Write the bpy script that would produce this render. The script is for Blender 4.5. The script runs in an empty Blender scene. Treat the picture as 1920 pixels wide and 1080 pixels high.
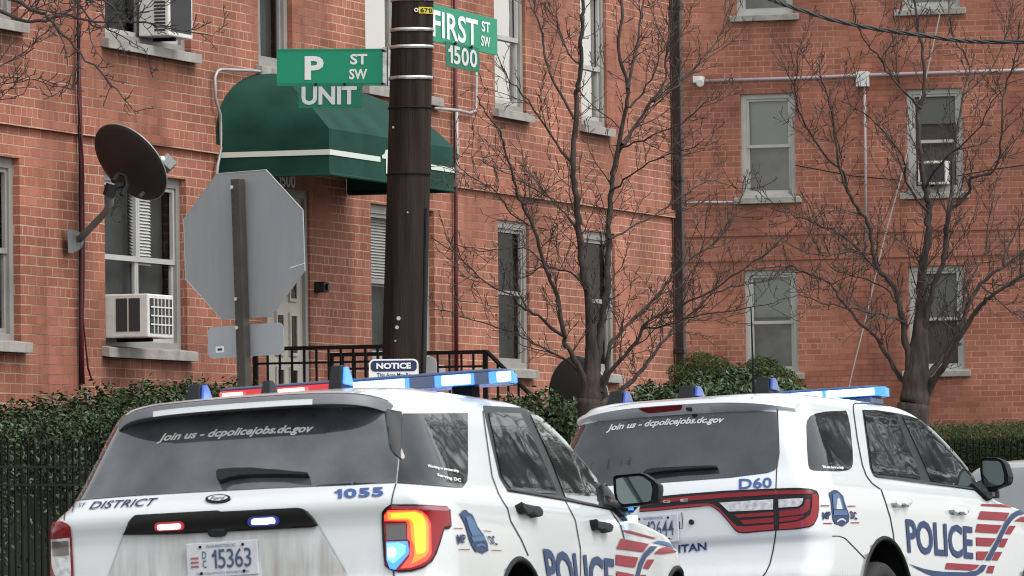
import bpy, bmesh, math, random
import numpy as np
from mathutils import Vector, Matrix
from mathutils.bvhtree import BVHTree

R = math.radians
random.seed(7)
rng = np.random.default_rng(7)
scn = bpy.context.scene
C = scn.collection

# ------------------------------------------------------------------ camera
FPX = 12000.0                       # focal length in photograph pixels (225 mm on a 36 mm sensor)
EYE = Vector((0, 0, 1.13))
PITCH = math.atan(411 / 12000.0)
ROLL = R(0.7)
fwd = Vector((0, math.cos(PITCH), math.sin(PITCH)))
r0 = Vector((1, 0, 0)); u0 = r0.cross(fwd)
rt = math.cos(ROLL) * r0 - math.sin(ROLL) * u0
up = rt.cross(fwd)
cd = bpy.data.cameras.new('camera'); cam = bpy.data.objects.new('camera', cd); C.objects.link(cam)
cam.matrix_world = Matrix(((rt.x, up.x, -fwd.x, EYE.x), (rt.y, up.y, -fwd.y, EYE.y), (rt.z, up.z, -fwd.z, EYE.z), (0, 0, 0, 1)))
cd.sensor_width = 36; cd.lens = 225; cd.clip_start = 0.5; cd.clip_end = 3000
cd.dof.use_dof = True; cd.dof.focus_distance = 46.0; cd.dof.aperture_fstop = 18.0
scn.camera = cam

# ------------------------------------------------------------------ sky, sun, exposure
SUN_EL, SUN_AZ = R(52), R(125)      # azimuth clockwise from +Y: behind the camera on the right
w = bpy.data.worlds.new('World'); scn.world = w; w.use_nodes = True
wn = w.node_tree; bg = wn.nodes['Background']
sky = wn.nodes.new('ShaderNodeTexSky'); sky.sky_type = 'NISHITA'; sky.sun_disc = False
sky.sun_elevation = SUN_EL; sky.sun_rotation = SUN_AZ; sky.air_density = 2.0; sky.dust_density = 1.5; sky.ozone_density = 1.0
hs = wn.nodes.new('ShaderNodeHueSaturation'); hs.inputs['Saturation'].default_value = 0.20
wn.links.new(sky.outputs[0], hs.inputs['Color']); wn.links.new(hs.outputs[0], bg.inputs['Color'])
bg.inputs['Strength'].default_value = 0.15
sd = bpy.data.lights.new('sun', 'SUN'); sd.energy = 1.3; sd.angle = R(28); sd.color = (1, 0.97, 0.92)
sun = bpy.data.objects.new('sun', sd); C.objects.link(sun)
sun.rotation_euler = (math.pi / 2 - SUN_EL, 0, -SUN_AZ + math.pi)
sun.location = (0, 0, 40)
scn.view_settings.view_transform = 'Standard'; scn.view_settings.look = 'None'
scn.view_settings.exposure = 0.58; scn.view_settings.gamma = 1.0
scn.cycles.filter_width = 1.05; scn.cycles.max_bounces = 8; scn.cycles.transparent_max_bounces = 12

# ------------------------------------------------------------------ geometry of sight lines
def ray(px, py):
    return fwd + rt * ((px - 960) / FPX) + up * ((540 - py) / FPX)
def at(px, py, Y):
    """the world point at depth Y seen at a place of the photograph"""
    d = ray(px, py)
    return EYE + d * ((Y - EYE.y) / d.y)
def crop(ox, oy, z, pts):
    return [(ox + x / z, oy + y / z) for x, y in pts]

# ------------------------------------------------------------------ object helpers
def tag(o, label=None, cat=None, group=None, kind=None):
    if label: o['label'] = label
    if cat: o['category'] = cat
    if group: o['group'] = group
    if kind: o['kind'] = kind
    return o
def empty(name, loc=(0, 0, 0), mat=None, parent=None):
    o = bpy.data.objects.new(name, None); C.objects.link(o); o.empty_display_size = 0.2
    if mat is not None: o.matrix_world = mat
    else: o.location = loc
    if parent: o.parent = parent
    return o
def link(name, me, m, parent=None, smooth=False):
    if m is not None: me.materials.append(m)
    if smooth: me.polygons.foreach_set('use_smooth', [True] * len(me.polygons))
    o = bpy.data.objects.new(name, me); C.objects.link(o)
    if parent: o.parent = parent
    return o
class MB:
    def __init__(s): s.v = []; s.f = []
    def add(s, vs, fs):
        b = len(s.v); s.v += [tuple(v) for v in vs]; s.f += [tuple(i + b for i in f) for f in fs]; return s
    def box(s, c, d, m=None):
        x, y, z = d[0] / 2, d[1] / 2, d[2] / 2
        vs = [Vector((a * x, b * y, e * z)) for e in (-1, 1) for b in (-1, 1) for a in (-1, 1)]
        vs = [(m @ v if m else v) + Vector(c) for v in vs]
        return s.add(vs, [(0, 2, 3, 1), (4, 5, 7, 6), (0, 1, 5, 4), (2, 6, 7, 3), (0, 4, 6, 2), (1, 3, 7, 5)])
    def b2(s, x0, x1, y0, y1, z0, z1):
        return s.box(((x0 + x1) / 2, (y0 + y1) / 2, (z0 + z1) / 2), (abs(x1 - x0), abs(y1 - y0), abs(z1 - z0)))
    def tube(s, pts, rad, n=8, cap=True):
        pts = [Vector(p) for p in pts]
        if not hasattr(rad, '__len__'): rad = [rad] * len(pts)
        t0 = (pts[1] - pts[0]).normalized()
        a = t0.orthogonal().normalized(); rings = []
        for i, p in enumerate(pts):
            t = (pts[min(i + 1, len(pts) - 1)] - pts[max(i - 1, 0)])
            t = t.normalized() if t.length > 1e-9 else t0
            a = (a - t * a.dot(t)); a = a.normalized() if a.length > 1e-6 else t.orthogonal().normalized()
            b = t.cross(a)
            rings.append([p + (a * math.cos(2 * math.pi * k / n) + b * math.sin(2 * math.pi * k / n)) * rad[i] for k in range(n)])
        vs = [v for r_ in rings for v in r_]; fs = []
        for i in range(len(pts) - 1):
            for k in range(n):
                fs.append((i * n + k, i * n + (k + 1) % n, (i + 1) * n + (k + 1) % n, (i + 1) * n + k))
        if cap:
            fs.append(tuple(reversed(range(n)))); fs.append(tuple((len(pts) - 1) * n + k for k in range(n)))
        return s.add(vs, fs)
    def prism(s, poly, fn):
        """poly: 2-D outline; fn(x, y, side) -> 3-D for side 0 and 1"""
        n = len(poly); vs = [fn(x, y, 0) for x, y in poly] + [fn(x, y, 1) for x, y in poly]
        fs = [tuple(range(n)), tuple(reversed(range(n, 2 * n)))] + [(i, n + i, n + (i + 1) % n, (i + 1) % n) for i in range(n)]
        return s.add(vs, fs)
    def mesh(s, name='m'):
        me = bpy.data.meshes.new(name); me.from_pydata(s.v, [], s.f); me.update(); return me
    def build(s, name, m, parent=None, smooth=False, bevel=0.0):
        me = s.mesh(name)
        bm = bmesh.new(); bm.from_mesh(me)
        bmesh.ops.recalc_face_normals(bm, faces=bm.faces)
        if bevel:
            bmesh.ops.bevel(bm, geom=[e for e in bm.edges if len(e.link_faces) == 2 and e.calc_face_angle(0) > 0.5], offset=bevel, segments=2, affect='EDGES', profile=0.6)
        bm.to_mesh(me); bm.free()
        return link(name, me, m, parent, smooth)

# ------------------------------------------------------------------ text as mesh
def text_geo(body, bold=0.0, shear=0.0, spacing=1.0):
    cu = bpy.data.curves.new('t', 'FONT'); cu.body = body; cu.size = 1; cu.offset = bold; cu.shear = shear
    cu.space_character = spacing; cu.resolution_u = 3
    o = bpy.data.objects.new('t', cu)
    me = o.to_mesh()
    v = [(a.co.x, a.co.y) for a in me.vertices]; f = [tuple(p.vertices) for p in me.polygons]
    o.to_mesh_clear(); bpy.data.objects.remove(o); bpy.data.curves.remove(cu)
    return v, f
_caph = {}
def norm_text(body, bold=0.0, shear=0.0, spacing=1.0):
    """text with u 0..1 along its width and v = 1 at cap height"""
    if bold not in _caph:
        hv, _ = text_geo('H', bold); _caph[bold] = (min(y for x, y in hv), max(y for x, y in hv))
    lo, hi = _caph[bold]
    if body.isdigit() and '1' in body and len(body) > 0:
        v, f, cur = [], [], 0.0; Hh = hi - lo
        for ch in body:
            if ch == '1':
                st = .155 + bold * 1.6; gv = [(0, .62), (0, .76), (.12, .80), (.20, 1), (.20 + st, 1), (.20 + st, 0), (.20, 0), (.20, .62)]
                gv = [(x * Hh, lo + y * Hh) for x, y in gv]; gf = [tuple(range(7, -1, -1))]
            else: gv, gf = text_geo(ch, bold, 0)
            a = min(x for x, y in gv); b0 = len(v)
            v += [(x - a + cur + shear * (y - lo), y) for x, y in gv]; f += [tuple(i + b0 for i in q) for q in gf]
            cur += max(x for x, y in gv) - a + .085 * Hh * spacing
    else: v, f = text_geo(body, bold, shear, spacing)
    x0 = min(x for x, y in v); x1 = max(x for x, y in v)
    return [((x - x0) / (x1 - x0), (y - lo) / (hi - lo)) for x, y in v], f
def flat_text(name, body, m, parent, origin, ex, ey, width, height, bold=0.02, spacing=1.0, lift=0.003, shear=0.0):
    """lettering on a flat panel: origin = lower left, ex, ey unit vectors"""
    v, f = norm_text(body, bold, shear, spacing)
    ex = Vector(ex); ey = Vector(ey); n = ex.cross(ey).normalized()
    mb = MB(); mb.add([Vector(origin) + ex * (u * width) + ey * (q * height) + n * lift for u, q in v], f)
    return link(name, mb.mesh(name), m, parent)

# ------------------------------------------------------------------ materials
def newmat(name):
    m = bpy.data.materials.new(name); m.use_nodes = True
    return m, m.node_tree.nodes, m.node_tree.links, m.node_tree.nodes['Principled BSDF']
def pbr(name, col, rough=0.5, metal=0.0, noise=0.0, nscale=8.0, bump=0.0, bscale=60.0, coat=0.0, spec=0.5, stretch=None):
    m, N, L, b = newmat(name)
    b.inputs['Base Color'].default_value = (*col, 1); b.inputs['Roughness'].default_value = rough
    b.inputs['Metallic'].default_value = metal; b.inputs['Coat Weight'].default_value = coat
    b.inputs['Specular IOR Level'].default_value = spec
    tc = N.new('ShaderNodeTexCoord'); src = tc.outputs['Object']
    if stretch:
        mp = N.new('ShaderNodeMapping'); mp.inputs['Scale'].default_value = stretch; L.new(src, mp.inputs[0]); src = mp.outputs[0]
    if noise:
        n = N.new('ShaderNodeTexNoise'); n.inputs['Scale'].default_value = nscale; n.inputs['Detail'].default_value = 5
        L.new(src, n.inputs['Vector'])
        r = N.new('ShaderNodeMapRange'); r.inputs[1].default_value = .3; r.inputs[2].default_value = .7
        r.inputs[3].default_value = 1 - noise; r.inputs[4].default_value = 1 + noise; L.new(n.outputs[0], r.inputs[0])
        mx = N.new('ShaderNodeMix'); mx.data_type = 'RGBA'; mx.blend_type = 'MULTIPLY'; mx.inputs[0].default_value = 1
        mx.inputs[6].default_value = (*col, 1); L.new(r.outputs[0], mx.inputs[7]); L.new(mx.outputs[2], b.inputs['Base Color'])
    if bump:
        n = N.new('ShaderNodeTexNoise'); n.inputs['Scale'].default_value = bscale; n.inputs['Detail'].default_value = 4
        L.new(src, n.inputs['Vector'])
        bp = N.new('ShaderNodeBump'); bp.inputs['Strength'].default_value = bump; bp.inputs['Distance'].default_value = .01
        L.new(n.outputs[0], bp.inputs['Height']); L.new(bp.outputs[0], b.inputs['Normal'])
    return m
def glow(name, col, strength, base=(.05, .05, .05)):
    m, N, L, b = newmat(name)
    b.inputs['Base Color'].default_value = (*base, 1); b.inputs['Roughness'].default_value = .2
    b.inputs['Emission Color'].default_value = (*col, 1); b.inputs['Emission Strength'].default_value = strength
    return m
def brick(name, c1, c2, mortar, length=.236, course=.0813, joint=.0066, dirt=.32, stains=(), u_off=0.0, v_off=0.0):
    m, N, L, b = newmat(name)
    tc = N.new('ShaderNodeTexCoord'); sp = N.new('ShaderNodeSeparateXYZ'); L.new(tc.outputs['Object'], sp.inputs[0])
    ad = N.new('ShaderNodeMath'); ad.operation = 'ADD'; L.new(sp.outputs[0], ad.inputs[0]); L.new(sp.outputs[1], ad.inputs[1])
    ao = N.new('ShaderNodeMath'); ao.operation = 'ADD'; ao.inputs[1].default_value = 40 + u_off; L.new(ad.outputs[0], ao.inputs[0])
    az = N.new('ShaderNodeMath'); az.operation = 'ADD'; az.inputs[1].default_value = 20 + v_off; L.new(sp.outputs[2], az.inputs[0])
    cb = N.new('ShaderNodeCombineXYZ'); L.new(ao.outputs[0], cb.inputs[0]); L.new(az.outputs[0], cb.inputs[1])
    # slightly uneven bricks
    wz = N.new('ShaderNodeTexNoise'); wz.inputs['Scale'].default_value = 5; L.new(cb.outputs[0], wz.inputs['Vector'])
    va = N.new('ShaderNodeVectorMath'); va.operation = 'MULTIPLY_ADD'; L.new(wz.outputs['Color'], va.inputs[0])
    va.inputs[1].default_value = (.012, .010, 0); L.new(cb.outputs[0], va.inputs[2])
    bt = N.new('ShaderNodeTexBrick'); L.new(va.outputs[0], bt.inputs['Vector'])
    bt.offset = .5; bt.offset_frequency = 2; bt.squash = .5; bt.squash_frequency = 6
    bt.inputs['Scale'].default_value = 1; bt.inputs['Brick Width'].default_value = length; bt.inputs['Row Height'].default_value = course
    bt.inputs['Mortar Size'].default_value = joint; bt.inputs['Mortar Smooth'].default_value = .15; bt.inputs['Bias'].default_value = -.15
    bt.inputs['Color1'].default_value = (*c1, 1); bt.inputs['Color2'].default_value = (*c2, 1); bt.inputs['Mortar'].default_value = (*mortar, 1)
    # large weathering and fine grain
    n1 = N.new('ShaderNodeTexNoise'); n1.inputs['Scale'].default_value = .9; n1.inputs['Detail'].default_value = 6; L.new(cb.outputs[0], n1.inputs['Vector'])
    mr = N.new('ShaderNodeMapRange'); mr.inputs[1].default_value = .3; mr.inputs[2].default_value = .7; mr.inputs[3].default_value = 1 - dirt; mr.inputs[4].default_value = 1 + dirt * .55
    L.new(n1.outputs[0], mr.inputs[0])
    n2 = N.new('ShaderNodeTexNoise'); n2.inputs['Scale'].default_value = 55; n2.inputs['Detail'].default_value = 4; L.new(cb.outputs[0], n2.inputs['Vector'])
    mr2 = N.new('ShaderNodeMapRange'); mr2.inputs[1].default_value = .25; mr2.inputs[2].default_value = .75; mr2.inputs[3].default_value = .8; mr2.inputs[4].default_value = 1.15
    L.new(n2.outputs[0], mr2.inputs[0])
    mm = N.new('ShaderNodeMath'); mm.operation = 'MULTIPLY'; L.new(mr.outputs[0], mm.inputs[0]); L.new(mr2.outputs[0], mm.inputs[1])
    sm = N.new('ShaderNodeMapping'); sm.inputs['Scale'].default_value = (2.4, .28, 1); L.new(cb.outputs[0], sm.inputs[0])
    n3 = N.new('ShaderNodeTexNoise'); n3.inputs['Scale'].default_value = 1; n3.inputs['Detail'].default_value = 7; n3.inputs['Roughness'].default_value = .65; L.new(sm.outputs[0], n3.inputs['Vector'])
    mr3 = N.new('ShaderNodeMapRange'); mr3.inputs[1].default_value = .36; mr3.inputs[2].default_value = .52; mr3.inputs[3].default_value = .72; mr3.inputs[4].default_value = 1; L.new(n3.outputs[0], mr3.inputs[0])
    mm0 = N.new('ShaderNodeMath'); mm0.operation = 'MULTIPLY'; L.new(mm.outputs[0], mm0.inputs[0]); L.new(mr3.outputs[0], mm0.inputs[1]); mm = mm0
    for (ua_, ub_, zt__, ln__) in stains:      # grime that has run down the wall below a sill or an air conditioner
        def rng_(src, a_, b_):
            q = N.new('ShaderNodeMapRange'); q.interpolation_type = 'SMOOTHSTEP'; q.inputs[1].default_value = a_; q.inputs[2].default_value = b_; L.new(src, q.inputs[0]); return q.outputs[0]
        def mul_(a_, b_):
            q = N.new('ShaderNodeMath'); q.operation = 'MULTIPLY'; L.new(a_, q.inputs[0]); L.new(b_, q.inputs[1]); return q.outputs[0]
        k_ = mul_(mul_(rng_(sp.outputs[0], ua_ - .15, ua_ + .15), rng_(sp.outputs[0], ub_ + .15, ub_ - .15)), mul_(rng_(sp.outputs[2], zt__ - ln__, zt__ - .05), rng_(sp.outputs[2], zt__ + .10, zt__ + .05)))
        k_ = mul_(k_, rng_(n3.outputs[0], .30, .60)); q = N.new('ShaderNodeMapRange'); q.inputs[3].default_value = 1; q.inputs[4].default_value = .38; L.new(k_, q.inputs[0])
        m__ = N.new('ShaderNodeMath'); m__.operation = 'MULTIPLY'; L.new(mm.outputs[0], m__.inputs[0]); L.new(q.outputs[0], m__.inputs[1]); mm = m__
    # repointed courses: whole patches where the joints are darker
    n4 = N.new('ShaderNodeTexNoise'); n4.inputs['Scale'].default_value = .55; L.new(cb.outputs[0], n4.inputs['Vector'])
    mr4 = N.new('ShaderNodeMapRange'); mr4.inputs[1].default_value = .50; mr4.inputs[2].default_value = .62; L.new(n4.outputs[0], mr4.inputs[0])
    mj = N.new('ShaderNodeMix'); mj.data_type = 'RGBA'; L.new(mr4.outputs[0], mj.inputs[0]); mj.inputs[6].default_value = (*mortar, 1); mj.inputs[7].default_value = (mortar[0] * .55, mortar[1] * .45, mortar[2] * .42, 1)
    L.new(mj.outputs[2], bt.inputs['Mortar'])
    mx = N.new('ShaderNodeMix'); mx.data_type = 'RGBA'; mx.blend_type = 'MULTIPLY'; mx.inputs[0].default_value = 1
    L.new(bt.outputs['Color'], mx.inputs[6]); L.new(mm.outputs[0], mx.inputs[7]); L.new(mx.outputs[2], b.inputs['Base Color'])
    b.inputs['Roughness'].default_value = .88; b.inputs['Specular IOR Level'].default_value = .25
    iv = N.new('ShaderNodeMath'); iv.operation = 'SUBTRACT'; iv.inputs[0].default_value = 1; L.new(bt.outputs['Fac'], iv.inputs[1])
    bp = N.new('ShaderNodeBump'); bp.inputs['Strength'].default_value = 1.0; bp.inputs['Distance'].default_value = .012
    L.new(iv.outputs[0], bp.inputs['Height']); L.new(bp.outputs[0], b.inputs['Normal'])
    return m
def window_glass(name, tint=.8, ior=1.6, silver=0.0):
    m, N, L, b = newmat(name); N.remove(b); out = N['Material Output']
    tr = N.new('ShaderNodeBsdfTransparent'); tr.inputs[0].default_value = (tint, tint, tint, 1)
    gl = N.new('ShaderNodeBsdfGlossy'); gl.inputs['Roughness'].default_value = .04
    fr = N.new('ShaderNodeFresnel'); fr.inputs[0].default_value = ior
    nz = N.new('ShaderNodeTexNoise'); nz.inputs['Scale'].default_value = 2.2
    tc = N.new('ShaderNodeTexCoord'); L.new(tc.outputs['Object'], nz.inputs['Vector'])
    bp = N.new('ShaderNodeBump'); bp.inputs['Strength'].default_value = .04; bp.inputs['Distance'].default_value = .1
    L.new(nz.outputs[0], bp.inputs['Height']); L.new(bp.outputs[0], gl.inputs['Normal'])
    mx = N.new('ShaderNodeMixShader'); ad = N.new('ShaderNodeMath'); ad.operation = 'ADD'; ad.use_clamp = True; ad.inputs[1].default_value = silver; L.new(fr.outputs[0], ad.inputs[0]); L.new(ad.outputs[0], mx.inputs[0]); L.new(tr.outputs[0], mx.inputs[1]); L.new(gl.outputs[0], mx.inputs[2])
    L.new(mx.outputs[0], out.inputs[0]); return m
def paint(name, dirt_top=.95, dirt=.5):
    """white car paint with road dirt drawn up the tail: object space, z up, y = 0 at the tail"""
    m, N, L, b = newmat(name)
    tc = N.new('ShaderNodeTexCoord'); sp = N.new('ShaderNodeSeparateXYZ'); L.new(tc.outputs['Object'], sp.inputs[0])
    mp = N.new('ShaderNodeMapping'); mp.inputs['Scale'].default_value = (26, 4, 2.2); L.new(tc.outputs['Object'], mp.inputs[0])
    n = N.new('ShaderNodeTexNoise'); n.inputs['Scale'].default_value = 1; n.inputs['Detail'].default_value = 5; L.new(mp.outputs[0], n.inputs['Vector'])
    n2 = N.new('ShaderNodeTexNoise'); n2.inputs['Scale'].default_value = 3.0; n2.inputs['Detail'].default_value = 6; L.new(tc.outputs['Object'], n2.inputs['Vector'])
    zr = N.new('ShaderNodeMapRange'); zr.inputs[1].default_value = dirt_top; zr.inputs[2].default_value = dirt_top - .35; zr.inputs[3].default_value = 0; zr.inputs[4].default_value = 1
    L.new(sp.outputs[2], zr.inputs[0])
    yr = N.new('ShaderNodeMapRange'); yr.inputs[1].default_value = 1.2; yr.inputs[2].default_value = .1; yr.inputs[3].default_value = .25; yr.inputs[4].default_value = 1
    L.new(sp.outputs[1], yr.inputs[0])
    a = N.new('ShaderNodeMath'); a.operation = 'MULTIPLY'; L.new(zr.outputs[0], a.inputs[0]); L.new(yr.outputs[0], a.inputs[1])
    s2 = N.new('ShaderNodeMath'); s2.operation = 'ADD'; L.new(n.outputs[0], s2.inputs[0]); L.new(n2.outputs[0], s2.inputs[1])
    nr = N.new('ShaderNodeMapRange'); nr.inputs[1].default_value = .7; nr.inputs[2].default_value = 1.3; nr.inputs[3].default_value = .1; nr.inputs[4].default_value = 1
    L.new(s2.outputs[0], nr.inputs[0])
    a2 = N.new('ShaderNodeMath'); a2.operation = 'MULTIPLY'; L.new(a.outputs[0], a2.inputs[0]); L.new(nr.outputs[0], a2.inputs[1])
    a3 = N.new('ShaderNodeMath'); a3.operation = 'MULTIPLY'; a3.inputs[1].default_value = dirt; L.new(a2.outputs[0], a3.inputs[0])
    mx = N.new('ShaderNodeMix'); mx.data_type = 'RGBA'; mx.inputs[6].default_value = (.63, .66, .672, 1); mx.inputs[7].default_value = (.24, .22, .20, 1)
    L.new(a3.outputs[0], mx.inputs[0]); L.new(mx.outputs[2], b.inputs['Base Color'])
    rr = N.new('ShaderNodeMapRange'); rr.inputs[3].default_value = .22; rr.inputs[4].default_value = .75; L.new(a2.outputs[0], rr.inputs[0]); L.new(rr.outputs[0], b.inputs['Roughness'])
    b.inputs['Coat Weight'].default_value = .6; b.inputs['Coat Roughness'].default_value = .04
    return m
def car_glass(name, col=(.012, .014, .016), dust=.06, coat=1.0, wave=.05, cior=1.7):
    m, N, L, b = newmat(name)
    tc = N.new('ShaderNodeTexCoord'); n = N.new('ShaderNodeTexNoise'); n.inputs['Scale'].default_value = 3.5; n.inputs['Detail'].default_value = 7
    L.new(tc.outputs['Object'], n.inputs['Vector'])
    v = N.new('ShaderNodeTexVoronoi'); v.inputs['Scale'].default_value = 26; L.new(tc.outputs['Object'], v.inputs['Vector'])
    sp = N.new('ShaderNodeMapRange'); sp.inputs[1].default_value = .09; sp.inputs[2].default_value = .05; sp.inputs[3].default_value = 0; sp.inputs[4].default_value = .5
    L.new(v.outputs['Distance'], sp.inputs[0])
    v2 = N.new('ShaderNodeTexNoise'); v2.inputs['Scale'].default_value = 11; L.new(tc.outputs['Object'], v2.inputs['Vector'])
    th = N.new('ShaderNodeMapRange'); th.inputs[1].default_value = .62; th.inputs[2].default_value = .66; L.new(v2.outputs[0], th.inputs[0])
    sm = N.new('ShaderNodeMath'); sm.operation = 'MULTIPLY'; L.new(sp.outputs[0], sm.inputs[0]); L.new(th.outputs[0], sm.inputs[1])
    r = N.new('ShaderNodeMapRange'); r.inputs[1].default_value = .3; r.inputs[2].default_value = .75; r.inputs[3].default_value = 0; r.inputs[4].default_value = dust
    L.new(n.outputs[0], r.inputs[0])
    ad = N.new('ShaderNodeMath'); ad.operation = 'ADD'; L.new(r.outputs[0], ad.inputs[0]); L.new(sm.outputs[0], ad.inputs[1])
    mx = N.new('ShaderNodeMix'); mx.data_type = 'RGBA'; mx.inputs[6].default_value = (*col, 1); mx.inputs[7].default_value = (.6, .62, .63, 1)
    L.new(ad.outputs[0], mx.inputs[0]); L.new(mx.outputs[2], b.inputs['Base Color'])
    b.inputs['Roughness'].default_value = .03; b.inputs['IOR'].default_value = 1.6
    b.inputs['Coat Weight'].default_value = coat; b.inputs['Coat IOR'].default_value = cior
    wv = N.new('ShaderNodeTexNoise'); wv.inputs['Scale'].default_value = 3.2; wv.inputs['Detail'].default_value = 1; L.new(tc.outputs['Object'], wv.inputs['Vector'])
    bp = N.new('ShaderNodeBump'); bp.inputs['Strength'].default_value = wave; bp.inputs['Distance'].default_value = .05; L.new(wv.outputs[0], bp.inputs['Height'])
    L.new(bp.outputs[0], b.inputs['Normal']); L.new(bp.outputs[0], b.inputs['Coat Normal'])
    return m
def leafmat(name, c0, c1, rough=.45):
    m, N, L, b = newmat(name)
    g = N.new('ShaderNodeNewGeometry'); rp = N.new('ShaderNodeValToRGB')
    rp.color_ramp.elements[0].color = (*c0, 1); rp.color_ramp.elements[1].color = (*c1, 1)
    L.new(g.outputs['Random Per Island'], rp.inputs[0]); L.new(rp.outputs[0], b.inputs['Base Color'])
    b.inputs['Roughness'].default_value = rough
    return m

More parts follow.
